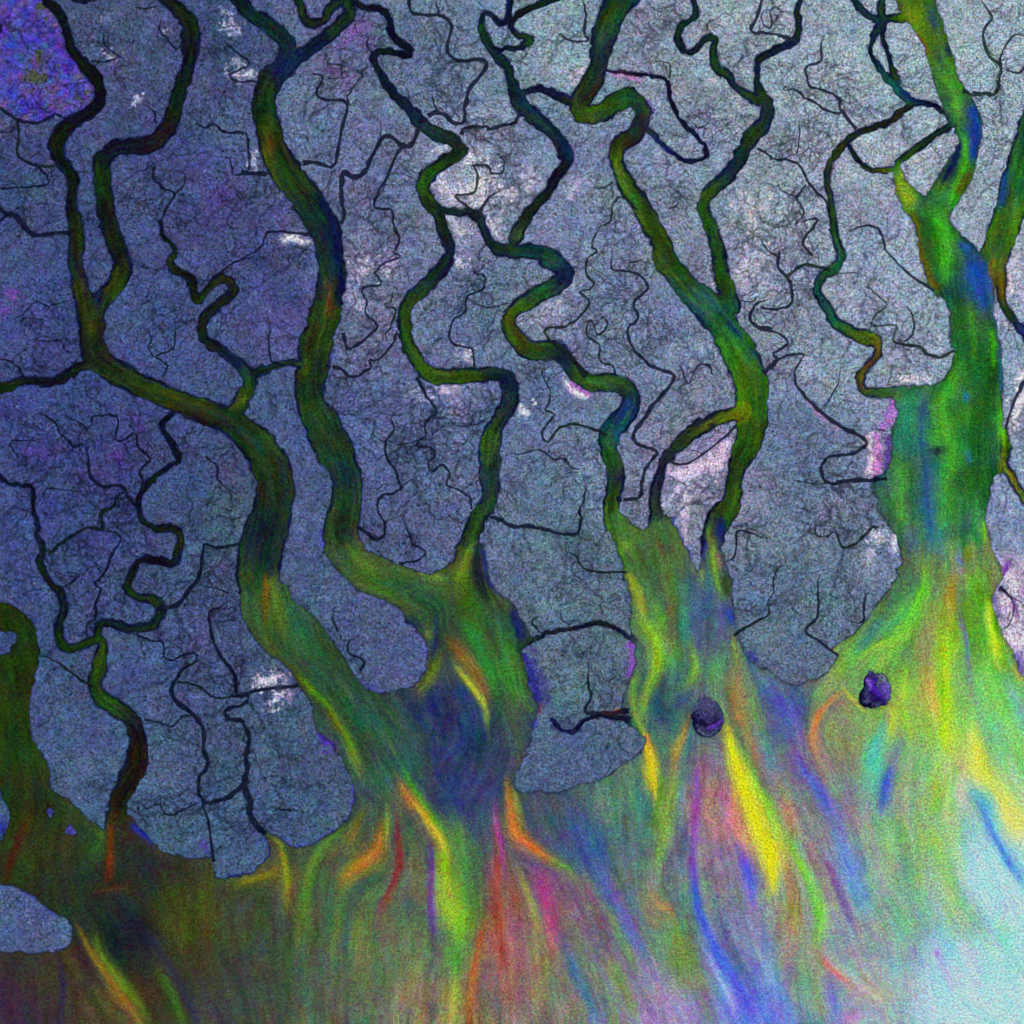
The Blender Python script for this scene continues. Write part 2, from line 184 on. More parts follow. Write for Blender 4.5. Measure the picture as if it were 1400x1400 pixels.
# open-water tone samples: x y colour
WATC = """20 900 23320f 30 1000 283c14 30 1100 2d3c19 60 1150 374123 100 1150 3c4b2d 120 1200 323e30 200 1180 373a37 170 1290 262d37 60 1350 4b463c 30 1380 4b3c4b 150 1380 645a3c 250 1250 505528 250 1330 4b4b32 300 1380 4b504b 350 1230 4b503c 380 1330 465248 450 1230 4b5a41 450 1350 555f50 520 1300 646e50 580 1370 7d7364 560 1200 5a6950 420 850 3c5037 450 900 324b32 500 980 324b3c 560 1030 324b4b 600 960 32375a 640 1020 2d3c55 600 880 3c4b32 640 1060 373c64 700 1060 3c465a 480 1100 3c5046 680 900 3c5a3c 640 800 46552d 550 790 465a32 760 1120 46555f 800 1150 465f78 850 1100 5a7869 860 1200 5f7373 760 1220 785a6e 720 1300 8c645f 780 1330 6e6e64 850 1300 736978 820 1380 6e7864 900 1380 967da0 920 1280 5f7850 980 1180 7d6e82 1000 1280 737d9b 1040 1370 5a6ec8 980 1100 966e73 870 760 4b6437 900 850 5a7355 960 850 555f78 890 960 465f64 1020 950 6e785a 1060 980 505a8c 1100 1050 6e6e78 1150 1020 82825f 1150 1100 7d7882 1200 1150 789682 1250 1150 789678 1250 1250 789678 1150 1280 828c96 1200 1330 8c9696 1100 1330 82826e 1300 1250 8caa96 1300 1330 aac8e1 1380 1380 a5d7e1 1350 1200 a5cddc 1390 1100 96be82 1380 1300 96cdc8 1300 1050 a0be6e 1250 950 96a550 1300 950 789664 1350 950 78b45a 1200 900 6e9650 1380 1000 78aa82 1270 850 8c9150 1300 780 82825a 1340 850 648c32 1230 800 506e50 1290 600 46963a 1260 650 32506e 1320 600 1e5028 1340 500 235523 1300 350 328228 1340 370 285096 1270 280 466e28 1260 50 46641e 1290 130 3c6e32""".split()
# sediment plumes and currents: colour opacity | course
PLU = """14185c .85 A1 370,1040,8 430,1130,16 465,1240,14 475,1340,14 B1 455,60,14 465,150,9 455,260,8
8a4a1c .6 A1 95,690,7 110,760,9 100,820,6
5a7018 .5 A1 80,620,9 120,900,12 200,1060,14
8a5a28 .6 B1 380,130,7 400,230,7 385,320,5
6a3018 .5 B1 420,260,6 400,330,10
14205c .8 A1 200,300,16 150,380,20
2c6028 .5 B1 265,680,10 240,800,9 270,950,9
16284c .6 B1 350,700,14 370,780,8
18205c .7 B0 540,180,16 530,260,16
4c5c10 .6 B0 510,350,12 490,430,12
3c5c14 .5 B0 800,700,16 1000,780,18 1150,840,18
141c58 .7 B0 920,860,5 1000,900,5 1150,980,6 1280,1060,6
6a8a20 .6 B0 1340,770,12 1290,830,12
1c2850 .7 A0 1055,200,9 1060,290,9 1010,380,7
1c3a70 .7 A2 340,760,7 360,860,8
2038a0 .6 B2 1310,500,9 1370,600,10 1390,650,8
1c3c90 .6 B2 1180,360,9 1260,440,8
2c3c88 .6 A2 740,880,6 790,1000,7 840,1120,7 890,1250,7
202c80 .7 B2 450,745,8 560,745,7
3a9a50 .6 B2 1160,380,10 1230,470,9 1290,580,8
20407a .7 B2 600,830,12 560,930,14
2c8060 .6 B2 640,850,7 600,920,6
8a4a10 .9 C1 55,340,4 50,430,9 45,520,9 50,600,4
6a7a18 .6 C1 60,350,8 110,480,20 130,600,22 150,700,10
2f5a44 .6 C1 180,500,15 260,640,30 300,760,20
4a5a18 .5 C1 0,500,8 60,720,12 200,850,12 300,980,12
6a9a1c .8 C1 240,900,5 320,990,6 400,1060,7 450,1150,8 500,1250,9 550,1370,8
8a5a1c .5 C1 400,1090,6 450,1190,8
182c34 .8 C1 60,50,20 40,180,22 50,300,14
2c5a28 .6 C0 1320,180,10 1300,300,10 1330,450,12
6a8a24 .7 C1 510,200,6 570,270,14 640,330,16
7a9a2c .8 C1 900,340,8 980,350,10 1030,360,6
4a5a20 .6 C1 560,350,18 650,400,20 740,420,12
2c5640 .6 C1 700,380,18 850,440,28 1000,520,28
7a8a24 .8 C1 1190,180,8 1150,270,12 1110,360,14 1100,410,8
12182c .85 C1 1230,160,6 1210,290,14 1230,400,14 1260,480,6
2a3494 .8 C1 1255,180,5 1260,290,8 1290,390,8 1350,450,8
141c50 .8 C1 1150,60,7 1110,180,6
2f8a3c .75 C1 1130,600,12 1190,700,18 1240,800,18 1290,900,16 1300,980,10
9a6a2c .85 C1 1050,700,8 1110,760,16 1180,850,20 1230,950,18 1255,1010,8
22386c .55 C1 1090,880,10 1130,970,22 1180,1080,30 1190,1200,26
c0c83c .95 C1 1090,850,4 1150,920,7 1210,1000,7 1255,1070,8 1260,1150,5
1a2258 .8 C1 985,560,6 975,700,8 970,820,8
8a9a3c .6 C1 960,640,8 950,680,10
6a7a20 .7 C1 1000,800,10 950,900,18 890,970,14
141a60 .9 C1 820,590,12 870,640,12
4a8a24 .6 C1 1350,700,10 1380,850,14 1400,1000,16
4a7a2c .7 C2 0,750,10 30,900,12 70,1030,10 110,1090,5
14185c .9 C2 0,520,8 40,640,16 50,700,12
30684c .5 C1 600,1050,18 700,1180,24 780,1300,20
5a9a34 .6 C1 720,1250,4 760,1330,5
4a6a24 .5 C1 380,1000,10 430,1090,14
2c3c5c .4 C1 820,1050,20 900,1150,20
3a3c78 .5 C1 1050,1350,20 1100,1300,20
4428a0 .8 C1 360,1220,6 430,1290,12
4f8a34 .7 D1 1080,300,20 1130,500,34 1170,700,34 1160,900,24
3f9a28 .85 D1 810,0,6 850,90,9 900,170,9 960,270,10 1030,350,10
b06a34 .85 D1 780,60,6 810,120,16 850,180,18 870,220,8
9a4a3c .6 D1 760,180,8 800,230,8
a0c830 .85 D1 1010,430,8 1020,550,22 1030,700,26 1060,820,20
8ac030 .8 D1 1100,720,20 1110,850,24 1110,930,18
4aa03c .85 D1 1080,950,20 1080,1060,24 1080,1150,20
a0a838 .85 D1 1090,1180,16 1080,1290,22 1070,1400,22
d8b02c .9 D1 860,180,8 900,240,11 960,320,12 1010,390,13 1050,450,9
b0662c .8 D1 1250,850,6 1220,950,10 1190,1100,12 1170,1250,14 1170,1400,16
5a2c94 .8 D1 950,400,6 960,520,9 955,650,10 960,800,10 970,930,8
6a7a94 .4 D1 980,1000,14 950,1120,14
8a2434 .8 D1 770,260,6 780,400,9 780,550,9 740,650,8 690,760,8
7a6a20 .7 D1 600,240,6 540,330,14 500,420,20
a87a20 .8 D1 690,300,10 660,440,18 610,500,24 530,560,24 490,600,12
d08010 .8 D1 640,480,14 660,490,12
9a9a28 .6 D1 720,220,5 715,320,8 710,430,8
4f8a28 .75 D1 480,330,8 400,400,10 330,490,14 290,580,12 270,700,14 260,850,16
8a9420 .8 D1 80,380,5 130,430,6 150,500,9 170,600,14 160,720,12
907a20 .8 D0 1300,640,8 D1 0,600,10 60,590,12 120,560,14
6a2c2c .5 D1 190,650,6 200,740,6
5a7a20 .6 D1 550,850,12 540,960,12
3a6a70 .5 D1 500,850,6 490,1000,8
2a5a54 .6 D1 580,630,12 680,600,12
2a4a5a .6 D1 600,100,20 680,150,20
5a7a24 .7 D1 560,0,8 580,60,8
2c3c70 .5 D1 1350,30,14 1250,130,20 1200,200,12
9a4a34 .75 D1 1310,300,8 1330,500,16 1310,700,20 1330,900,24 1350,1050,20
9a3c9c .6 D1 1300,200,5 1310,320,8 1350,480,8 1370,600,8
d8742c .85 D1 1375,60,5 1390,250,14 D2 0,330,16 20,370,16 100,430,14 190,490,10
9a9a34 .7 D2 10,130,5 30,220,8 50,330,10
6a9a34 .7 D2 200,490,10 290,530,14 370,600,12
5a3a8a .7 D2 60,510,14 130,540,12
b03c78 .75 D2 140,580,14 190,700,16 210,850,14 230,930,8
c86a50 .6 D2 200,900,10 220,990,10
9a5a34 .7 D2 0,600,18 30,750,24
9a9a34 .7 D2 30,560,5 70,660,8 120,780,8 150,900,8
a0687a .5 D2 30,900,20 50,1100,24
8a8a44 .5 D2 170,1000,20 180,1200,20
3a6aa0 .7 D2 300,980,14 330,1090,16 380,1200,16 430,1300,16 450,1400,16
7a50b0 .5 D2 500,1300,14 510,1400,14
a0647a .5 D2 420,1120,6 460,1250,6
34509a .65 D2 350,300,34 400,430,38 450,560,28
4c50c0 .7 D2 480,580,16 530,680,16 600,790,16 640,900,16 700,1000,20
a08ac8 .5 D2 740,1080,24 800,1200,30 880,1330,34
6a9a44 .65 D2 500,760,6 570,870,10 620,980,10 680,1100,10
6a4a44 .6 D2 440,730,10 490,850,12 530,960,10
7a8a34 .6 D2 540,1100,14 620,1220,14 660,1330,12
3f8a4c .5 D2 450,990,4 510,1050,5
3f8a74 .5 D2 700,150,20 720,350,20
2a5090 .6 D2 740,170,8 760,200,10 730,280,8
e8e030 .95 D2 740,0,10 765,60,14 780,120,8 785,170,3
5a9a1c .8 D2 830,50,8 800,180,8 780,300,10
78a02c .7 D2 880,60,14 850,200,18 830,350,24 800,500,10
9a7a5a .6 D2 750,560,16 740,700,20 790,830,16
d8803c .8 D2 790,740,12 850,760,12
c06a44 .7 D2 770,850,10 800,850,10
6f9034 .7 D2 890,850,8 900,950,22 930,1050,30 940,1150,30
3a8a70 .5 D2 940,600,14 950,700,14
2f5a80 .6 D2 940,330,10 940,480,14
7a3cc0 .65 D2 1010,0,8 1010,150,10 1000,350,12 985,520,10 1000,650,8
4450e0 .85 D2 990,600,6 1030,800,12 1080,930,14 1140,1050,16 1200,1150,20 1260,1280,24 1320,1400,28
a0a8f8 .8 D2 1060,1000,6 1120,1120,8 1180,1240,12 1230,1350,14
a87a6a .6 D2 1100,100,20 1050,200,20 1100,350,24
e06a90 .8 D2 1210,160,8 1200,240,16 1200,300,14
f09070 .8 D2 1220,300,12 1250,370,16 1290,430,8
5a4ae0 .8 D2 1260,480,10 1300,600,14 1310,720,8
7ad83c .85 C2 1260,1300,6 D2 1330,100,12 1390,200,18 D3 20,200,16 30,280,16 90,400,14 160,500,14 220,600,14 270,720,16 290,850,16 270,950,10
9a8040 .7 D3 60,100,14 120,250,16 80,500,20 130,650,24 130,800,34 130,900,24
d08a60 .7 D3 80,200,8 110,230,8 150,290,6
f4f428 1 C2 1180,1190,8 1200,1280,14 1230,1400,18 D2 1290,150,24 1330,280,24 1380,400,26 D3 15,450,24 25,560,16 30,680,8
7ac838 .7 D2 1390,650,10 1400,720,8
a06a6a .6 D3 230,430,12 280,560,16 330,720,16
6a3a7a .7 D3 320,500,10 380,650,14 420,760,12 450,850,10
c07a7a .6 D3 480,850,8 510,920,8
4a9a6a .5 D3 180,1100,16 200,1200,16
4a4a7a .6 D3 110,1080,10 120,1160,10
b0645a .5 D3 100,1020,8 150,990,8
7060c8 .7 D3 330,1180,12 360,1300,18 390,1400,20
d06ac8 .7 D3 420,1390,20 500,1350,14
e0605a .8 D3 290,1030,5 350,1110,8 420,1160,6
c8a07a .6 D3 500,1200,20 560,1240,30
4c54a8 .6 C3 0,900,16 60,1000,24 120,1120,28
4a5acc .8 C3 150,1330,8 D3 180,0,10 250,80,14 310,180,16 340,260,14
7a4ab8 .7 C3 140,1080,14 170,1150,10
5a80e0 .75 D3 390,400,24 440,520,26 480,640,22 520,730,16
6a6a8a .5 C3 150,1200,20 190,1350,20
7060b0 .5 D3 350,200,20 400,300,20
50c090 .8 C3 620,1220,20 570,1330,24 D3 590,30,24 570,150,22
60c0c8 .6 C3 630,1180,14 560,1370,12
6a6a8a .6 C3 740,1250,10 700,1330,14
3450b8 .85 D3 690,0,14 650,80,14 630,180,14 620,230,10
d0e040 .8 C3 690,1050,8 690,1120,14 680,1200,10
70b040 .6 C3 760,1000,14 750,1130,14
80d838 .8 C3 850,300,5 855,400,10 820,480,16 760,600,24 700,680,20
50b860 .6 C3 780,450,20 720,560,20 640,620,16
a0d040 .8 C3 500,790,5 580,740,9 640,730,12 700,740,14
3f80a0 .6 C3 600,600,14 560,680,14 490,760,8
a0a040 .7 C3 650,780,20 620,860,16
a08a70 .7 C3 380,900,12 320,960,16
d8904a .8 C3 400,980,6 340,1030,9 280,1100,11 240,1200,12 240,1280,10 290,1380,12
b8608a .5 C3 260,1270,16 320,1350,16
8f9060 .6 C3 400,1100,40 480,1150,30
d0c040 .7 C3 400,950,4 480,1040,5 520,1080,4
c08030 .8 C3 1010,350,8 990,440,14 990,560,14
c070a0 .6 C3 1050,300,10 1060,340,8
7070c8 .6 C3 1045,220,8 1050,270,8
a08068 .6 C3 880,600,14 870,740,20 870,850,20
e0b050 .75 C3 860,900,14 900,1050,18 930,1150,14
a8d820 .85 C3 990,600,20 980,750,22 970,900,22 980,1050,22 960,1200,20 960,1300,14
e8d030 .6 C3 980,1200,12 990,1280,10
5a9a20 .75 C3 1110,350,20 1130,500,24 1140,650,24 1160,780,14
7a60a0 .7 C3 1040,540,4 1080,680,6 1090,800,7 1110,950,8 1140,1070,8
6a9a20 .6 C3 1180,300,14 1170,500,14
e0f030 .85 C3 1200,500,8 1210,620,10 1240,720,14 1250,800,10
80d830 .7 C3 1180,50,10 1190,150,8
80c850 .75 C3 1200,850,20 1250,1000,24 1320,1150,26 1380,1300,26
70b088 .5 C3 1150,1000,14 1200,1150,14
7a8aa0 .6 C3 1290,920,12 1350,1020,14 1390,1120,14
d0a04a .7 C3 1330,840,6 1380,920,8
f0e848 .85 C3 1110,1200,14 1130,1290,20 1140,1380,22 D3 1150,30,24 1200,100,26 1260,170,20 1330,280,26 1400,360,24
d89868 .6 C3 1040,1320,14 1050,1360,14
a0e0e8 .6 D3 1230,420,40 1300,600,44 1350,750,40
90d8e0 .5 D3 1180,300,30 1190,400,30
3f9ac8 .85 D3 1100,120,16 1180,170,24 1220,230,20
4a70e8 .85 D3 1170,200,14 1200,300,12 1250,400,13 1320,530,14 1390,620,16
d8c0cc .6 D3 1080,50,14 1050,130,14 1060,220,12
78a820 .7 D3 940,60,20 910,220,20
80b050 .5 D3 840,400,24 830,560,20
a0b860 .5 D3 960,700,30 1040,800,30
70d870 .5 D3 1260,850,14 1320,950,20
8090e0 .5 D3 920,850,20 900,950,18
88a8e8 .6 D3 960,950,30 1010,1120,44
9a6ad8 .7 D3 920,1010,10 950,1080,8
7a70b8 .6 D3 800,980,14 800,1050,14
5a90a8 .5 D3 700,1060,16 700,1130,16
7080a8 .5 D3 780,800,20 790,900,16
5a8a90 .5 D3 700,430,30 760,600,24
4a9a78 .5 C3 850,1300,24 D3 820,50,24
b0d8f4 .6 D3 1100,1250,60 1200,1350,60
2c7a68 .8 B3 760,780,24 750,950,28 750,1080,24
5aa038 .8 B3 720,1120,22 720,1300,26 C3 730,50,14
1c5020 .85 B3 1130,420,40 1180,600,50 1180,800,50 1160,950,44 1150,1150,40 1160,1300,30
50b030 .7 B3 1050,600,14 990,720,26 930,830,22 960,900,26 1000,1000,20 1010,1100,24 960,1220,28 970,1380,28
4f9a40 .5 C3 960,0,16 960,100,16
2c4c98 .65 B3 860,780,14 850,880,16 840,1000,14 870,1150,20 870,1300,22 C3 880,0,16 890,100,12 890,200,8
48a828 .7 B3 1220,400,8 1240,500,8 1230,600,6
4fa028 .5 B3 1110,280,6 1120,400,6 1130,560,5
2c5a80 .7 B3 1245,300,4 1265,450,6 1275,650,8 1275,750,6
5ab828 .7 B3 1270,850,10 1290,1000,10
2050a8 .75 B3 1130,20,18 1140,100,24 1160,200,22 1180,280,14
2048a8 .8 A3 1060,1300,8 1110,1330,16
48b428 .75 A3 910,1150,14 960,1200,18 980,1300,26 B3 970,30,20 960,130,14
6a5a18 .8 A3 800,1120,6 830,1230,6 850,1330,8 B3 880,100,8 930,190,10
4a5a70 .5 C3 1090,0,12 1070,100,10
4a8a80 .6 C3 930,100,14 940,250,14
4a5a9a .6 C3 780,100,14 790,200,14
8a7a18 .7 C3 1090,200,8 1085,260,8
2c70a8 .7 B3 1080,740,8 1085,790,6
2c70a8 .7 B3 1095,1070,8 1095,1130,6
101c30 .9 B3 905,1060,10 935,1062,10
6a8014 .7 A3 780,30,24 830,120,24
2c5070 .7 A3 900,50,16 930,150,14
141c58 .8 A3 990,240,8 1000,300,6
7a3a10 .7 A3 840,190,6 890,290,6
4f9a30 .7 A3 960,380,18 1030,480,18 1060,600,18
1838a0 .8 A3 1120,560,16 1140,650,22 1140,760,22 1130,850,12
40a820 .85 A3 1080,720,8 1085,830,10 1060,950,10 1020,1060,10
0c1c48 .9 A3 1055,770,8 1030,860,12 970,960,12
5a3010 .7 A3 1100,920,10 1060,1020,10
2c6a50 .6 A3 870,1070,10 900,1050,14 950,1050,10
88a820 .8 A3 720,920,10 760,1000,16 800,1080,14
5a9a24 .7 A3 1340,1250,18 1370,1100,20
2048a0 .8 A3 1310,900,10 1300,1000,10 1270,1100,10
205a50 .6 A3 1370,750,24 1390,700,20
3f8024 .7 C2 520,60,12 560,200,16 620,300,14
88a834 .6 C2 600,150,16 650,200,24
b8a830 .85 C2 640,340,6 670,400,10 700,480,11 710,560,10
a8c828 .85 C2 720,600,14 780,680,20 800,780,20 790,880,16 740,990,12 710,1080,8
6ab830 .7 C2 800,520,14 820,600,14
7a6450 .6 C2 850,450,14 870,600,10 860,700,12
c08040 .5 C2 850,680,8 870,730,8
40a078 .7 C2 940,520,12 940,620,14 960,720,12
90b828 .75 C2 990,760,8 1000,850,12 960,940,12
7aa03c .5 C2 890,740,14 900,800,14
24486c .8 C2 830,930,14 800,1050,24 880,1100,24
1c2c88 .8 C2 910,1040,10 950,1020,10
88b030 .7 C2 680,900,10 660,1000,10 690,1150,10 730,1210,5
f0c828 .95 C2 730,1210,6 740,1270,10 760,1350,14 D2 765,30,12
d85020 .8 C2 733,1220,6 738,1260,7
409850 .7 C2 800,1230,12 830,1320,14
c08a30 .85 C2 960,1150,5 930,1220,9 900,1290,10 880,1370,10
88b030 .8 C2 1080,80,8 1100,250,8 1110,350,10 1150,440,8
b07a4a .6 C2 1130,230,5 1140,300,5
2c4010 .8 C2 1170,350,12 1180,450,10
a0c060 .7 C2 1040,320,7 1040,380,8
2834a0 .8 C2 1055,160,9 1040,230,9
2438a0 .7 C2 1150,50,10 1130,130,10
3038b0 .8 C2 1170,540,14 1220,600,12
4050a0 .5 C2 1080,420,14 1080,500,14
7050a0 .5 C2 1140,580,12 1130,650,10
a0b840 .7 C2 1210,700,6 1220,800,8
70b860 .7 C2 1130,800,16 1100,900,16 1110,1000,12 1170,1100,10
b08a48 .7 C2 1230,880,18 1230,1000,20 1260,1120,16 1300,1250,12 1340,1370,10
80b860 .6 C2 1290,950,12 1340,1150,16 1390,1300,14
4a6a9a .6 C2 1290,800,8 1340,900,12 1390,1000,20
f0a030 .8 C2 1180,1190,8 1190,1215,8
7aa828 .8 D0 530,920,8 540,1010,12 620,1120,16 720,1240,14 800,1340,10
b8902c .85 D0 420,870,4 470,960,7 540,1080,10 620,1190,12 700,1290,12 780,1400,12
4f9834 .75 D0 870,1130,10 930,1220,14 970,1330,14 1000,1400,12
30346a .5 D0 800,900,10 880,1000,12 950,1120,12 1020,1260,12 1080,1380,12
90c840 .5 C3 1100,900,20 1080,1100,20 1060,1250,16
a8c850 .5 C3 750,900,16 730,1050,16 800,1200,14
88c060 .5 D3 620,300,26 680,420,26 640,560,20
a0c858 .5 D3 880,300,20 960,480,26 1000,640,26
60b890 .45 D3 660,760,24 760,900,24
5c6488 .75 C2 1060,930,8 1055,1000,22 1060,1070,32
22304a .35 D0 640,700,14 720,780,20
5c1c30 .85 D0 430,960,8 400,1010,10
8a9a2c .7 D0 370,1050,8 410,1070,8
3a2c5a .7 D0 330,1100,8 340,1250,8 330,1350,8
5a6018 .6 D0 1060,800,34 1060,950,30
5c3028 .5 D0 710,1040,12 820,1320,12
8a3c10 .85 D0 600,320,6 600,400,9 600,500,9 600,600,8
7a4a24 .6 D0 540,670,10 620,650,8 700,640,8
4f8a30 .7 D0 530,340,8 560,400,12 490,460,12
2f5a50 .4 D0 450,520,14 460,600,14
5c2c14 .8 D0 160,260,10 110,380,12 60,490,12 40,590,8
3f8a2c .7 D0 60,390,5 40,440,5
4a5c1c .5 D0 180,450,20 180,600,20
20283a .6 D0 200,100,14 210,200,14
2830b0 .85 D0 720,310,7 780,360,9 840,415,6""".split("\n")
# bare mud, salt pans and odd-toned patches on the land
SPOT = """e0dce8 .95 A1 190,1275,8 250,1270,11 310,1290,9
c8c4dc .6 A1 1030,960,18 1090,1060,18
d0cce0 .7 A1 1170,1010,14 1200,1080,12
d0cce0 .7 A1 1240,960,20 1250,1060,18
c8c4dc .6 A1 1290,1180,14 1310,1240,12
d8d4e4 .7 A1 1180,850,8 1230,840,8
c8c4dc .6 A1 1340,1020,10 1390,1020,10
c8c4dc .6 A1 1080,1160,10 1130,1240,12
b0b0c8 .7 A0 1200,70,6 1220,75,6
b0b0c8 .7 A0 1200,130,8 1260,150,8
b0b0c8 .6 A0 1240,320,8 1280,340,8
c0c0d0 .8 A0 1240,400,6 1330,395,9
b0b0d0 .7 A0 1350,830,8 1370,880,9
b0b8d0 .7 A0 885,165,5 893,180,4
b0b0d0 .7 A0 725,530,6 740,545,6
a8a8c8 .7 A0 570,285,6 590,295,6
9890b8 .6 A0 530,90,5 530,120,5
c8c8e0 .9 A1 1010,795,6 1020,810,6
c8c0d8 .5 A2 100,940,14 160,960,14 130,900,12
d0c8dc .6 A2 0,1010,14 60,1030,10
c0b8d8 .5 A2 360,1000,12 400,960,8
c8b8d0 .7 A2 360,430,8 420,360,8
c8b4bc .7 A2 1095,430,5 1105,445,5
c8c0d0 .5 B1 600,40,12 560,90,12
c8c0d0 .5 B1 710,90,12 740,60,8
b8b0cc .4 B1 520,220,12 560,270,14
c8c4d8 .7 B1 1100,35,8 1140,50,8
d0c0dc .8 B1 1010,740,9 1090,735,10
a898c8 .5 B1 1080,760,20 1100,860,14
c8c4dc .7 B1 1140,535,10 1150,545,9
b8b8d0 .4 B1 860,740,14 900,760,12
b0b0d0 .6 B1 350,200,1 360,210,1
d8d0e0 .8 B2 40,830,9 80,860,9
e8e0f0 .95 B2 290,690,5 350,755,7 410,765,5
b060c0 .8 B2 320,705,5 380,735,5 420,750,3
d8b8e0 .85 B2 1180,1020,8 1140,1090,14 1100,1140,14 1050,1130,10
d8b8e0 .85 B2 1060,1160,8 1000,1160,14 930,1190,14 870,1190,8
c8b8e0 .7 B2 990,1190,8 930,1240,9 890,1300,6 860,1340,4
b090d0 .6 B2 1080,1010,5 1170,960,4
d8d0e4 .7 B2 980,1260,4 950,1310,5 930,1390,5
d8d0e4 .7 B2 1000,1300,3 970,1340,4 955,1390,4
9c94c0 .6 B2 870,1130,9 940,1090,8 1010,1050,8
d0c8dc .5 B2 1290,60,30 1270,160,14
b8b0cc .45 B2 230,290,30 150,340,16
d0c0c8 .5 A2 1290,1080,20 1330,1200,14
b070d0 .9 B3 685,800,12 665,880,14 640,935,10
d080c8 .9 B3 600,980,8 590,1100,14 590,1185,10
d8c8d8 .7 B3 565,980,6 560,1180,5
5a3c98 .85 B3 655,1000,7 650,1100,8 645,1160,7
d8d0dc .75 B3 740,675,7 860,670,9
e0d8e8 .85 B3 1400,760,12 1370,850,12 1340,940,10
e0d8e8 .8 B3 1390,640,8 1350,700,5
e8d8d8 .8 B3 1320,130,8 1335,190,8
c8b8d8 .5 B3 1330,20,10 1400,200,10
e0d0ec .85 C3 1290,340,9 1350,400,16 1300,500,14
e0d0ec .85 C3 1380,520,20 1330,670,14 1390,720,16
8a3cc0 .85 C3 1290,320,7 1310,290,7
202040 .8 C3 1265,420,7 1290,430,5
9a50c0 .6 C3 1340,480,8 1370,560,5
6050a8 .7 C3 1370,800,10 1390,870,10
7078b0 .7 C3 1240,480,8 1260,560,7
c8c8e4 .75 C3 580,130,8 620,140,9
c8c8e4 .85 C3 690,120,6 700,200,8
b8bcd8 .5 C3 560,210,10 560,270,9
d8d0e4 .8 C1 20,930,10 80,910,12
d8d0e4 .8 C1 75,1045,8 110,1020,9
c0a0c0 .5 C1 150,890,6 180,1030,6
5030b0 .9 C1 360,1225,6 430,1290,11
8a50c0 .8 C2 650,720,7 655,820,9 640,900,5
2c2c88 .85 C2 75,790,10 110,880,14 140,1020,14
3c3c88 .5 C2 170,900,10 180,1020,10
9a2c50 .8 C2 145,1070,5 150,1090,5
50448c .6 C2 100,750,8 130,760,8
3c3494 .7 C2 220,1150,5 300,1200,7
c86a40 .8 C2 500,1106,4 600,1096,6
404c70 .8 C2 1040,1050,16 1100,1060,16
100c30 .95 C2 1000,1130,14 1060,1150,24 1120,1140,16
5a34b0 .9 C2 1070,1185,5 1110,1165,8 1135,1140,4
c8c8e8 .9 C2 1020,1190,3 1040,1215,4
504878 .6 C2 1050,1000,16 1060,1100,20
1c0c50 .9 C3 560,920,20 570,980,26 600,1020,24
4820b0 .9 C3 565,940,6 590,980,9 610,1000,7
8a60d0 .8 C3 545,920,4 550,960,4
7050c0 .8 C3 640,940,5 650,1000,6
080c28 .9 C3 530,880,4 503,980,6 510,1050,6 560,1072,6
080c38 .9 C2 990,1100,4 1000,1170,4 1050,1228,4
202090 .5 C2 1290,780,7 1340,810,5
9a40c0 .5 B0 70,210,10 75,240,8
9a40c0 .35 B0 10,290,10 40,300,10
6a40b0 .4 B0 140,1060,14 240,1070,14
7038b0 .4 B0 650,1100,9 660,1150,8
6838a8 .35 B0 750,900,12 760,940,8
2834a8 .8 D0 10,300,8 20,340,8
5038a0 .7 D0 1120,400,7 1140,460,7
2c2c78 .7 D0 1240,595,3 1330,580,4
4044b0 .6 D0 250,760,5 290,790,6
484ca8 .6 D0 130,670,5 190,700,6
4a50b0 .7 D1 150,400,3 220,430,4 310,418,3 420,345,3
4a50b0 .6 D1 500,280,3 530,180,4 525,90,4
4858b8 .6 D1 60,420,3 70,460,3 40,520,3
4a50c0 .6 C1 360,100,5 365,180,5
6a60c0 .6 C1 920,690,6 930,760,5
5058c0 .5 C1 640,965,6 700,985,5
3840a0 .6 C2 880,30,4 930,150,5 980,260,4
b8a8d8 .7 C2 940,10,6 950,180,3
4444c0 .6 C2 100,1200,5 130,1150,5
3c3498 .8 D0 260,240,7 280,245,7
4a3ca8 .8 D0 375,340,7 400,342,7
3c3c84 .6 C1 560,920,7 620,965,7
5a3ca0 .6 A2 770,540,4 780,600,5
6858a8 .5 A2 365,780,3 375,860,3
c07ab8 .7 A2 560,395,4 640,405,4 740,425,4
b088b8 .4 A2 715,60,6 710,170,6
6a50a0 .5 A1 560,180,30 600,220,20
7a4a90 .45 A1 460,370,14 540,440,16
8858a0 .4 A1 550,160,20 650,130,14
7a60b0 .4 A2 1040,590,12 1070,600,8
5838a0 .3 A0 560,380,12 620,360,10
5c3ca0 .3 A0 1180,1050,20 1100,1180,20
b8a8dc .5 B3 190,545,4 220,590,4
c090c8 .6 B3 200,790,4 290,870,5 400,945,4""".split("\n")
EXPO = 0.0
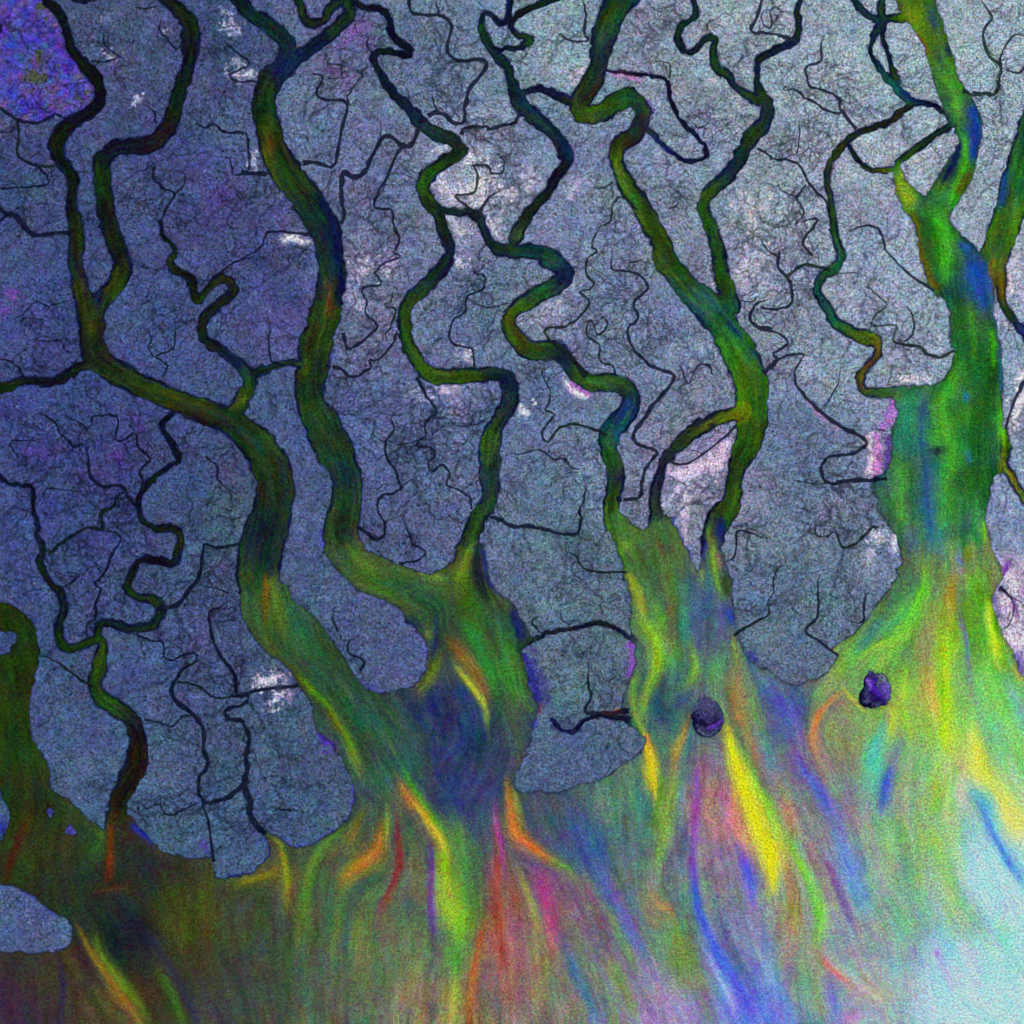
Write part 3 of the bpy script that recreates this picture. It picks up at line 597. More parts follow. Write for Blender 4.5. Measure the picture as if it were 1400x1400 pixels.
# where each land mass has its middle, what it is, and how to tell it from the others
NAMES = [
(1103, 501, 'island', 'broad grey forest with a rounded lower lobe, left of the great green river'),
(298, 938, 'island', 'dark blue forest with a white speckled clearing above its rounded lower tip'),
(738, 630, 'island', 'long grey forest in the middle between square bend and zigzag river'),
(120, 668, 'island', 'dark violet forest full of thin winding creeks, below the tributary from the left edge'),
(48, 265, 'island', 'dark blue forest at the left edge with a bright violet clearing in its top corner'),
(760, 62, 'island', 'pale grey forest at the top edge between the green backwater and the wide looping river'),
(527, 415, 'island', 'forest with many fine creeks between the broad left river and the square bend'),
(289, 312, 'island', 'dark blue forest with a small bright white oblong patch on its right bank'),
(837, 365, 'island', 'grey forest with a kinked black creek between the zigzag and wide straight rivers'),
(642, 150, 'island', 'forest island around the white dappled creeks just right of the winding upper river'),
(1212, 383, 'island', 'pale forest left of the great river with a white strip along its lower bank'),
(455, 763, 'island', 'smooth finger of forest with a round blunt tip between the two broadest left rivers'),
(931, 171, 'island', 'grey forest island wrapped by the thin purple ring channel at the top'),
(80, 926, 'island', 'dark forest strip between the olive river at the left edge and a narrow green river'),
(163, 128, 'island', 'narrow dark blue forest between the two looping rivers at the upper left'),
(1350, 131, 'island', 'pale forest wedge pointing down between the great river and the channel from the right edge'),
(954, 663, 'island', 'small triangular forest island with pink and white mudflats below the blue confluence'),
(1016, 43, 'island', 'pale forest at the top edge right of the small wiggling green channel'),
(1379, 769, 'island', 'right edge forest with streaky white and purple mudflats along its left shore'),
(41, 1264, 'island', 'blue grey half oval island alone in the dark sea at the left edge'),
(1385, 531, 'island', 'pale right edge land with white strips of mud beside the great green river'),
(1228, 187, 'islet', 'pale forest islet with a slanting straight cut on its right, above the olive closing channel'),
(895, 152, 'islet', 'thin strip of forest enclosed by the purple ring channel'),
(1247, 86, 'islet', 'leaf shaped pale islet between the looping channel and the great river'),
(1271, 222, 'islet', 'small triangular pale islet pointing down to the bright green confluence'),
(400, 26, 'islet', 'forest wedge between the green hook channel and the broad river at the top edge'),
(965, 971, 'islet', 'small grey islet with a purple bottom end beside the long yellow plume'),
(1391, 380, 'islet', 'tiny pale piece of land at the right edge above the brown side channel'),
(1195, 944, 'islet', 'small deep violet islet with a black lower rim amid yellow green water'),
(684, 47, 'islet', 'small forest piece inside the green backwater loop near the top'),
(5, 1119, 'islet', 'thin blue tipped sliver of land on the left edge above the half oval island'),
(1204, 75, 'islet', 'very slim islet inside the looping channel at the top right'),
(432, 9, 'islet', 'tiny dark piece of forest inside the green hook channel'),
(9, 879, 'islet', 'short blunt spit of land poking from the left edge into the olive river'),
(716, 7, 'islet', 'tiny forest piece on the top edge above the green backwater curl'),
(1218, 9, 'islet', 'tiny pale scrap of land on the top edge beside the short green link'),
(1189, 7, 'islet', 'tiny pale scrap of land on the top edge left of the looping channel'),
(793, 975, 'island', 'rounded forest lobe under the thin arching channel, notched by an inlet on the right'),
(68, 1111, 'islet', 'tiny round violet islet nearest the muddy left river mouth'),
(97, 1135, 'islet', 'tiny long violet islet right of the round one in the muddy river mouth'),
]
import bpy, math, random
import numpy as np
rng = np.random.RandomState(7); random.seed(7)
PX = 0.1                       # world units per picture pixel
TOP = 0.12                     # height of the forest floor above the water
ORG = {'A': (0, 340, 690, 1040), 'B': (0, 350, 700, 1050)}
def parse(s):
    """'A0 x,y,w x,y,w B1 ...' -> list of (x, y, w) in picture pixels"""
    out = []; ox = oy = 0; sc = 4.0
    for tok in s.split():
        if tok[0] in 'ABCD':
            r = 'ABCD'.index(tok[0]); c = int(tok[1])
            ox = (ORG['A'] if r == 0 else ORG['B'])[c]; oy = r * 350
            sc = 1400 / 360 if r == 0 else 4.0
        else:
            v = [float(t) for t in tok.split(',')]
            out.append((ox + v[0] / sc, oy + v[1] / sc, v[2] if len(v) > 2 else 0.0))
    return np.array(out)
def smooth(p, k=4, closed=False):
    """Catmull-Rom through the points"""
    n = len(p)
    if n < 3 and not closed:
        t = np.linspace(0, 1, k + 1)[:, None]; return p[0] * (1 - t) + p[-1] * t
    o = []
    m = n if closed else n - 1
    for i in range(m):
        if closed: a, b, c, d = p[i - 1], p[i], p[(i + 1) % n], p[(i + 2) % n]
        else: a, b, c, d = p[max(i - 1, 0)], p[i], p[i + 1], p[min(i + 2, n - 1)]
        for j in range(k):
            t = j / k
            o.append(.5 * ((2 * b) + (c - a) * t + (2 * a - 5 * b + 4 * c - d) * t * t + (3 * b - a - 3 * c + d) * t ** 3))
    if not closed: o.append(p[-1])
    o = np.array(o)
    if o.shape[1] > 2: o[:, 2] = np.maximum(o[:, 2], .5)
    return o
def hexc(h): return np.array([int(h[i:i + 2], 16) / 255 for i in (0, 2, 4)])
def lin(c): return np.where(c <= .04045, c / 12.92, ((c + .055) / 1.055) ** 2.4)
N = 1401
ax = np.arange(N, dtype=np.float32)
def up(g, n=N):
    """bicubic-ish (smoothstep) upsampling of a small grid (h,w,...) to n x n"""
    h, w = g.shape[:2]
    yy = np.linspace(0, h - 1.001, n); xx = np.linspace(0, w - 1.001, n)
    yi = yy.astype(int); xi = xx.astype(int); fy = yy - yi; fx = xx - xi
    sh = (-1,) + (1,) * (g.ndim - 1)
    fy = fy.reshape(sh)
    a = g[yi] * (1 - fy) + g[yi + 1] * fy
    fx = fx.reshape((1, -1) + (1,) * (g.ndim - 2))
    return (a[:, xi] * (1 - fx) + a[:, xi + 1] * fx).astype(np.float32)
def noise(size, ch=None):
    k = int(N / size) + 3
    g = rng.randn(*((k, k) if ch is None else (k, k, ch))).astype(np.float32)
    # smooth interpolation
    h = k; yy = np.linspace(0, h - 2.001, N); yi = yy.astype(int); f = yy - yi; f = f * f * (3 - 2 * f)
    fy = f.reshape((-1, 1) + ((1,) if ch else ())); fx = f.reshape((1, -1) + ((1,) if ch else ()))
    a = g[yi] * (1 - fy) + g[yi + 1] * fy
    return (a[:, yi] * (1 - fx) + a[:, yi + 1] * fx).astype(np.float32)
# ragged natural banks: the fields are sampled at slightly displaced positions
XX = ax[None, :] + .5 * noise(3.5) + 1.1 * noise(8) + .9 * noise(22)
YY = ax[:, None] + .5 * noise(3.5) + 1.1 * noise(8) + .9 * noise(22)
BIGV = 40.0
W = np.full((N, N), BIGV, np.float32); OWN = np.zeros((N, N), np.int16)
def box(x0, y0, x1, y1, m):
    a = max(int(min(x0, x1) - m), 0); b = min(int(max(x0, x1) + m) + 2, N)
    c = max(int(min(y0, y1) - m), 0); d = min(int(max(y0, y1) + m) + 2, N)
    return (slice(c, d), slice(a, b)) if b > a and d > c else None
def segdist(s, p, q):
    X = XX[s] - p[0]; Y = YY[s] - p[1]; dx, dy = q[0] - p[0], q[1] - p[1]
    t = np.clip((X * dx + Y * dy) / (dx * dx + dy * dy + 1e-6), 0, 1)
    return np.hypot(X - t * dx, Y - t * dy), t
def carve(pts, own):
    for p, q in zip(pts[:-1], pts[1:]):
        s = box(p[0], p[1], q[0], q[1], max(p[2], q[2]) / 2 + 14)
        if not s: continue
        d, t = segdist(s, p, q); d = d - (p[2] * (1 - t) + q[2] * t) / 2
        m = d < W[s]; W[s][m] = d[m]; OWN[s][m] = own
def polyfield(pts, band=30):
    f = np.full((N, N), float(band), np.float32)
    ins = np.zeros((N, N), bool)
    for i in range(len(pts)):
        p, q = pts[i - 1], pts[i]
        s = box(p[0], p[1], q[0], q[1], band)
        if s: f[s] = np.minimum(f[s], segdist(s, p, q)[0])
        lo, hi = (p, q) if p[1] < q[1] else (q, p)
        c = max(int(lo[1]) - 8, 0); d = min(int(hi[1]) + 9, N)
        if d > c and hi[1] > lo[1]:
            Y = YY[c:d]; on = (Y >= lo[1]) & (Y < hi[1])
            xi = lo[0] + (hi[0] - lo[0]) * (Y - lo[1]) / (hi[1] - lo[1])
            ins[c:d] ^= on & (XX[c:d] > xi)
    return np.where(ins, -f, f)
rivers = [(lab, smooth(parse(p)), [hexc(h) for h in cs.split()]) for lab, p, cs in RIV]
sea = polyfield(smooth(parse(SEA), 2, True)); big = polyfield(smooth(parse(BIG), 3, True))
for f, o in ((sea, 1), (big, 2)):
    m = f < W; W[m] = f[m]; OWN[m] = o
for i, (lab, pts, cs) in enumerate(rivers): carve(pts, 3 + i)
for s in ISL:
    W = np.maximum(W, -polyfield(smooth(parse(s), 3, True)))
ISLC = np.zeros((N, N), bool)

# ---------------- land masses: connected components --------------------------
def label_mask(mask):
    par = []
    def find(a):
        while par[a] != a: par[a] = par[par[a]]; a = par[a]
        return a
    L = np.zeros(mask.shape, np.int32); prev = []
    for y in range(mask.shape[0]):
        r = mask[y].astype(np.int8); d = np.diff(np.concatenate(([0], r, [0])))
        cur = []
        for a, b in zip(np.where(d == 1)[0], np.where(d == -1)[0]):
            k = len(par); par.append(k); cur.append((a, b, k)); L[y, a:b] = k + 1
            for pa, pb, pk in prev:
                if pa < b and pb > a:
                    r1, r2 = find(k), find(pk)
                    if r1 != r2: par[max(r1, r2)] = min(r1, r2)
        prev = cur
    roots = np.array([0] + [find(k) + 1 for k in range(len(par))])
    return roots[L]
M = N + 182
INNER = np.zeros((M - 1, M - 1), bool); INNER[91:91 + N, 91:91 + N] = True
LAB = label_mask(W > 0)
ids, cnt = np.unique(LAB, return_counts=True)
for i, c in zip(ids, cnt):
    if i and c < 70: m = LAB == i; W[m] = -1; LAB[m] = 0
ids = [i for i, c in sorted(zip(ids, cnt), key=lambda t: -t[1]) if i and c >= 70]

def biggest(mask):
    """the largest connected piece of a set of cells"""
    ys, xs = np.where(mask)
    if not len(ys): return mask
    s = (slice(ys.min(), ys.max() + 1), slice(xs.min(), xs.max() + 1))
    L = label_mask(mask[s])
    if mask.shape[0] == M - 1 and (mask & INNER).any():      # the piece inside the surveyed frame, not its mirror image beyond it
        Li = L * INNER[s]; v, c = np.unique(Li[Li > 0], return_counts=True)
    else: v, c = np.unique(L[L > 0], return_counts=True)
    out = np.zeros_like(mask); out[s] = L == v[np.argmax(c)]
    return out
# ---------------- tone fields -------------------------------------------------
def shepard(data, pw=1.6, s=14, res=141):
    P = np.array([[float(a), float(b)] for a, b in zip(data[0::3], data[1::3])]); C = np.array([hexc(h) for h in data[2::3]])
    g = np.linspace(0, 1400, res); gx, gy = np.meshgrid(g, g)
    num = np.zeros((res, res, 3)); den = np.zeros((res, res, 1))
    for p, c in zip(P, C):
        w = (1 / ((gx - p[0]) ** 2 + (gy - p[1]) ** 2 + s * s) ** pw)[..., None]
        num += w * c; den += w
    return up(num / den)
# direction of flow (double angle, so that opposite tangents agree)
R2 = 176
g = np.linspace(0, 1400, R2); gx, gy = np.meshgrid(g, g)
fc = np.zeros((R2, R2)); fs = np.zeros((R2, R2)); 
plumes = []
for l in PLU:
    c, o, rest = l.split(' ', 2); plumes.append((hexc(c), float(o), smooth(parse(rest), 3)))
for pts in [r[1] for r in rivers] + [p[2] for p in plumes]:
    for p, q in zip(pts[:-1:2], pts[1::2]):
        a = 2 * math.atan2(q[1] - p[1], q[0] - p[0]); L = math.hypot(*(q - p)[:2])
        x, y = (p + q)[:2] / 2; w = L / ((gx - x) ** 2 + (gy - y) ** 2 + 60) ** 1.5
        fc += w * math.cos(a); fs += w * math.sin(a)
fa = up(np.stack([fc, fs], -1) / (np.hypot(fc, fs)[..., None] + 1e-12))
ang = np.arctan2(fa[..., 1], fa[..., 0]) / 2
def lic(src, steps=9, h=1.5):
    acc = src.copy(); n = 1
    for sg in (1, -1):
        px = np.tile(ax[None, :], (N, 1)); py = np.tile(ax[:, None], (1, N))
        vx = np.cos(ang) * sg; vy = np.sin(ang) * sg
        for k in range(steps):
            px = px + vx * h; py = py + vy * h
            ix = np.clip(px, 0, N - 1).astype(np.int32); iy = np.clip(py, 0, N - 1).astype(np.int32)
            acc += src[iy, ix]; n += 1
            a = ang[iy, ix]; nx = np.cos(a); ny = np.sin(a)
            f = np.where(nx * vx + ny * vy < 0, -1, 1); vx = nx * f; vy = ny * f
    acc /= n
    return acc / acc.std()
wet = W < 3
st1 = lic(np.concatenate([noise(2.2)[..., None], noise(3.0, 3)], -1))
st2 = lic(noise(7.0, 2), 14, 2.5)
WC = shepard(WATC, 1.8, 10)
st2r = None
def paint(img, pts, cols, op, rag=.22, flat=False, ragf=None):
    m = pts[:, 2].max() / 2 * (1.25 if flat else 2.3) + 2
    x0, y0 = pts[:, 0].min(), pts[:, 1].min(); x1, y1 = pts[:, 0].max(), pts[:, 1].max()
    S = box(x0, y0, x1, y1, m)
    if not S: return
    Q = np.full((S[0].stop - S[0].start, S[1].stop - S[1].start), 9.0, np.float32); T = np.zeros_like(Q)
    n = len(pts) - 1
    for i, (p, q) in enumerate(zip(pts[:-1], pts[1:])):
        s = box(p[0], p[1], q[0], q[1], m)
        if not s: continue
        d, t = segdist(s, p, q); v = d / ((p[2] * (1 - t) + q[2] * t) / 2 + .3)
        l = (slice(s[0].start - S[0].start, s[0].stop - S[0].start), slice(s[1].start - S[1].start, s[1].stop - S[1].start))
        k = v < Q[l]; Q[l][k] = v[k]; T[l][k] = ((i + t) / n)[k]
    if ragf is not None: Q = Q * (1 + rag * ragf[S])
    if flat: a = op * np.clip((1.45 - Q) / .45, 0, 1) 
    else:
        a = op * np.exp(-.72 * np.maximum(Q, 0) ** 1.9)
        if ragf is st2r: a = a * (.35 + .65 * np.clip(np.minimum(T, 1.02 - T) * 6 + .25, 0, 1)) * np.clip(1 + .16 * st2r[S], .5, 1.15)
    if len(cols) == 1: C = cols[0]
    else:
        C = np.array(cols); u = T * (len(cols) - 1); i0 = np.minimum(u.astype(int), len(cols) - 2); f = (u - i0)[..., None]
        C = C[i0] * (1 - f) + C[i0 + 1] * f
        if flat: a = a * np.clip((1.0 - T) * 14, 0, 1)
    img[S] = img[S] * (1 - a[..., None]) + C * a[..., None]
    return S, Q
for lab, pts, cs in rivers:
    q = pts.copy(); q[:, 2] *= 1.3
    paint(WC, q, cs, 1.0, flat=True)
def streaks(pts, cs):
    n = len(pts)
    L = np.hypot(*np.diff(pts[:, :2], axis=0).T).sum(); w0 = np.median(pts[:, 2])
    t = np.gradient(pts[:, :2], axis=0); t /= np.linalg.norm(t, axis=1)[:, None] + 1e-6
    pal = [hexc(h) for h in ('162450', '34641a', '4c5c14', '184840', '10141c', '1c3c78', '4a8a20', '121a34')]
    for _ in range(int(L / 11 * min(1.0, w0 / 14))):
        k = random.randint(3, max(4, int(n * 30 / L) + 3)); a = random.randint(0, max(0, n - k)); sg = pts[a:a + k].copy()
        if len(sg) < 3: continue
        u = random.uniform(-.42, .42)
        sg[:, 0] += -t[a:a + k, 1] * u * sg[:, 2]; sg[:, 1] += t[a:a + k, 0] * u * sg[:, 2]
        sg[:, 2] *= random.uniform(.12, .34)
        loc = cs[min(len(cs) - 1, int((a + k / 2) / n * len(cs)))]
        c = random.choice(pal); c = c * .6 + loc * .5
        c = c * min(1.25, max(.5, (loc.mean() * 1.1 + .02) / (c.mean() + .01)))
        if random.random() < .3: c = loc * random.choice((1.5, .5))
        paint(WC, sg, [c], random.uniform(.3, .6), ragf=st1[..., 1])
for lab, pts, cs in rivers: streaks(pts, cs)
gc = [hexc(h) for h in ('3c7020', '2c6040', '30702c', '204c38', '2c5c28', '3c7828', '348030')]
for l in ("A3 870,0,44 900,200,40 980,400,40 1060,560,44 1090,700,40 1080,850,40 1040,1000,40 980,1150,60 980,1300,70 B3 1050,100,90 1090,250,75 1120,450,66 1150,600,64 1160,800,60 1160,1000,60 1140,1200,60 C3 1100,0,60 1100,150,60",
          "A3 720,900,12 790,1040,30 880,1180,50 B3 950,60,50", "B3 1010,650,40 900,760,60 850,900,80 880,1050,90 870,1250,110 C3 880,50,120 900,200,120"):
    streaks(smooth(parse(l), 4), gc); streaks(smooth(parse(l), 4), gc)
WC0 = WC.copy()
for _ in range(330):                        # feathered threads of silt carried along by the current
    x, y = random.uniform(0, 1400), random.uniform(760, 1400); pth = []
    w = random.uniform(3, 15) * (.6 + y / 2400)
    if sea[int(y), int(x)] > -6: continue
    xi, yi = int(x), int(y); c = WC0[yi, xi].copy(); m_ = c.mean(); c = np.clip(m_ + (c - m_) * random.uniform(1.2, 2.2) + np.random.RandomState(_).randn(3) * .05, .02, 1) * random.uniform(.8, 1.25)
    for k in range(random.randint(6, 22)):
        xi, yi = int(np.clip(x, 0, 1400)), int(np.clip(y, 0, 1400)); pth.append((x, y, w * (.4 + .6 * math.sin(min(1, (k + 1) / 5) * 1.57))))
        dx, dy = math.cos(ang[yi, xi]), math.sin(ang[yi, xi])
        if dy < 0: dx, dy = -dx, -dy
        x += dx * 7; y += dy * 7
    paint(WC, np.array(pth), [np.clip(c, 0, 1)], random.uniform(.25, .5) * (.5 if pth[0][0] < 420 else 1), ragf=st1[..., 2])
st2r = st2[..., 0] * .5 + st1[..., 0] * .35
PLM = np.zeros((N, N), np.int16)            # which cells of the sea belong to which strong plume
for n, (c, o, pts) in enumerate(plumes):
    S, Q = paint(WC, pts, [c], o, ragf=st2r)
    if o >= .8 and c.max() > .5: PLM[S][(Q < 1.0)] = n + 1
smear = WC + noise(5, 3) * .05 + noise(11, 3) * .04
def drift(src, steps, h):
    acc = src.copy(); n = 1
    for sg in (1, -1):
        px = np.tile(ax[None, :], (N, 1)); py = np.tile(ax[:, None], (1, N)); vx = np.cos(ang) * sg; vy = np.sin(ang) * sg
        for k in range(steps):
            px = px + vx * h; py = py + vy * h
            ix = np.clip(px, 0, N - 1).astype(np.int32); iy = np.clip(py, 0, N - 1).astype(np.int32)
            acc += src[iy, ix]; n += 1
            a = ang[iy, ix]; nx = np.cos(a); ny = np.sin(a); f = np.where(nx * vx + ny * vy < 0, -1, 1); vx = nx * f; vy = ny * f
    return acc / n
sw_ = np.clip((-sea) / 20, 0, 1)[..., None] * .7
WC = WC * (1 - sw_) + drift(smear, 9, 2.6) * sw_
e = -W
lum = WC.mean(-1, keepdims=True)
amp = np.clip(.02 + .09 * lum, 0, .06)
rivw = np.clip((np.minimum(sea, big) + 4) / 16, 0, 1)[..., None]; WC = WC * (1 - .2 * rivw)
seaw = np.clip((-np.minimum(sea, big)) / 14, 0, 1)[..., None]
WC = WC + amp * (st1[..., :1] * .3 + st1[..., 1:4] * .34) * (1.3 - .5 * seaw) * (1 - .5 * np.clip((500 - ax[None, :, None]) / 200, 0, 1) * np.clip((ax[:, None, None] - 1050) / 100, 0, 1)) + amp * .25 * st2[..., 1:2]
WC = WC + amp * (noise(4, 3) * .28 + noise(9, 3) * .26 + noise(20, 3) * .3)
# clear dark water along the banks
k = np.clip((e - .2 + .9 * noise(6)) / (2.0 + np.clip(1.6 + 2.6 * noise(28), 0, 6) * rivw[..., 0]), 0, 1); k = (k * k * (3 - 2 * k))[..., None]
k = k + (1 - k) * np.maximum(.1, .75 * np.clip((-np.minimum(sea, big) + 4) / 5, 0, 1)[..., None])
WC = np.array([.045, .07, .20]) * (1 - k) * (1 + .3 * st1[..., :1]) + WC * k
g_ = WC.mean(-1, keepdims=True)
WC = g_ + (WC - g_) * 1.1
mth = np.clip(1 - np.abs(ax[:, None] - 820) / 260, 0, 1)[..., None] * seaw
WC = WC * (1 + mth * np.array([-.16, -.03, -.02]))
gx_ = np.clip((ax[None, :] / 1400 + ax[:, None] / 1400 - 1.35) / .5, 0, 1)[..., None]
WC = WC * (1 + .08 * seaw * gx_) + np.array([.0, .04, .045]) * seaw * gx_
bl = np.clip((ax[:, None] - 900) / 300, 0, 1) * np.clip((450 - ax[None, :]) / 200, 0, 1)
WC = WC * (1 + .06 * seaw * (1 - bl[..., None]))
WC = WC * (1 - .22 * bl[..., None] * seaw)
WC = np.clip(WC, .012, 1)

LC = shepard(LANDC, 1.8, 30)
chroma = noise(5, 3) * .012 + noise(14, 3) * .014 + noise(45, 3) * .012
luma = noise(4) * .015 + noise(9) * .016 + noise(30) * .014
blk = noise(5.5) * noise(60); LC = LC * (1 + luma[..., None] * 2.9) + chroma * .8
fl = np.clip(noise(2.6) - 1.75, 0, 1) * np.clip(noise(50) + .6, 0, 2)       # pale flecks of open ground
LC = (LC + fl[..., None] * np.array([.16, .15, .15])) * np.array([1.045, 1.09, 1.045])
LC = LC * (1 + np.array([-.02, .05, 0]) * np.clip((500 - ax[None, :, None]) / 400, 0, 1))
brt = np.clip((ax[None, :] - ax[:, None]) / 1400, 0, 1)[..., None]; LC = LC * (1 + .07 * brt)
vp = polyfield(smooth(parse(VIOLET), 3, True)) < 0
n1 = noise(7, 3); n2 = noise(18); n3 = noise(9)
vt = hexc('544ca2') + n1 * np.array([.06, .05, .09]) + n2[..., None] * np.array([.05, .03, -.02])
gsp = (np.clip((n3 + .6 * n2 - .75) * 2, 0, 1) * .8)[..., None]
vt = vt * (1 - gsp) + hexc('4a5a34') * gsp
LC[vp] = vt[vp]
brk = noise(3.2) * .8 + noise(8) * .6
SPM = np.zeros((N, N), np.int16)
for n, l in enumerate(SPOT):
    c, o, rest = l.split(' ', 2); o = float(o)
    pale = hexc(c).min() > .62
    S, Q = paint(LC, smooth(parse(rest), 3), [hexc(c) * (1.12 if pale else 1)], min(1, o * 1.15), rag=.12 if o > .93 else .6 if pale else .4, ragf=brk)
    if o >= .8: SPM[S][Q < 1.0] = n + 1
# faint hairline creeks of the forest floor (surface pattern of the islands)
def hair(x, y, a0, n, w, depth):
    pts = []; a = a0
    for k in range(n):
        xi, yi = int(x), int(y)
        if not (0 <= xi < N and 0 <= yi < N) or (W[yi, xi] < 2.5 and k > 2): break
        pts.append((x, y, w))
        a += random.gauss(0, .42) + (random.choice((-1.2, 1.2)) if random.random() < .15 else 0); a -= .26 * math.sin(a - a0)
        x += 3.4 * math.cos(a); y += 3.4 * math.sin(a); w = max(w * .985, .8)
        if depth and random.random() < .05: hair(x, y, a + random.choice((-1, 1)) * random.uniform(.7, 1.4), int((n - k) * random.uniform(.3, .8)) + 2, w * .8, depth - 1)
    if len(pts) < 4: return
    xi, yi = int(pts[0][0]) % N, int(pts[0][1]) % N
    m = pts[len(pts) // 2]; c = LC0[int(m[1]), int(m[0])] * .38 + np.array([0, .0, .025])
    paint(LC, np.array(pts), [c], random.uniform(.3, .6))
LC0 = LC.copy()
crk = [smooth(parse(l), 5) for l in CRK]
seeds = []
for p in crk + [r[1] for r in rivers]:
    for k in range(1, len(p) - 1):
        if random.random() < .19:
            t = p[k + 1][:2] - p[k - 1][:2]; h = math.atan2(t[1], t[0]) + random.choice((-1, 1)) * random.uniform(.8, 1.6)
            r = p[k][2] / 2 + 1; seeds.append((p[k][0] + r * math.cos(h), p[k][1] + r * math.sin(h), h))
for _ in range(110): seeds.append((random.uniform(0, 1400), random.uniform(0, 1250), random.uniform(-3.1, 3.1)))
for x, y, h in random.sample(seeds, 110): hair(x, y, h, random.randint(40, 85), random.uniform(1.9, 2.6), 1)
for x, y, h in seeds: hair(x, y, h, random.randint(6, 44), random.uniform(1.1, 2.2), 2)
# muddy fringe where the land meets the water
k = np.clip((W - .2 + .8 * noise(7)) / 1.6, 0, 1)[..., None]
LC = LC * k + (LC * .6 + np.array([.0, .005, .06])) * (1 - k)
LC = np.clip(LC, .03, 1)

# ---------------- meshes ------------------------------------------------------
coll = bpy.context.scene.collection
ref = lambda i: np.where(i < 0, -i, np.where(i > N - 1, 2 * (N - 1) - i, i))
idx = np.concatenate(([-2500], np.arange(-90, N + 90), [N + 2500]))
src = ref(np.clip(idx, -90, N + 89)); M = len(idx)
gxw = ((idx - 700) * PX).astype(np.float32)
Wg = W[np.ix_(src, src)]
def grid_object(name, vmask_cells, Z, COL, loc, mat):
    """one mesh from the chosen cells of the survey grid"""
    c = np.argwhere(vmask_cells)
    i, j = c[:, 0], c[:, 1]
    q = np.stack([(i + 1) * M + j, (i + 1) * M + j + 1, i * M + j + 1, i * M + j], 1)
    used, inv = np.unique(q, return_inverse=True)
    yi, xi = used // M, used % M
    co = np.empty((len(used), 3), np.float32)
    co[:, 0] = gxw[xi] - loc[0]; co[:, 1] = -gxw[yi] - loc[1]; co[:, 2] = Z[yi, xi] - loc[2]
    me = bpy.data.meshes.new(name); nf = len(q)
    me.vertices.add(len(used)); me.vertices.foreach_set('co', co.ravel())
    me.loops.add(nf * 4); me.loops.foreach_set('vertex_index', inv.ravel().astype(np.int32))
    me.polygons.add(nf); me.polygons.foreach_set('loop_start', np.arange(0, nf * 4, 4, dtype=np.int32))
    me.update()
    at = me.color_attributes.new('tone', 'FLOAT_COLOR', 'POINT')
    rgba = np.ones((len(used), 4), np.float32); rgba[:, :3] = lin(COL[src[yi], src[xi]]) * ALB
    at.data.foreach_set('color', rgba.ravel())
    me.materials.append(mat)
    o = bpy.data.objects.new(name, me); o.location = loc; coll.objects.link(o)
    return o
ALB = 0.86
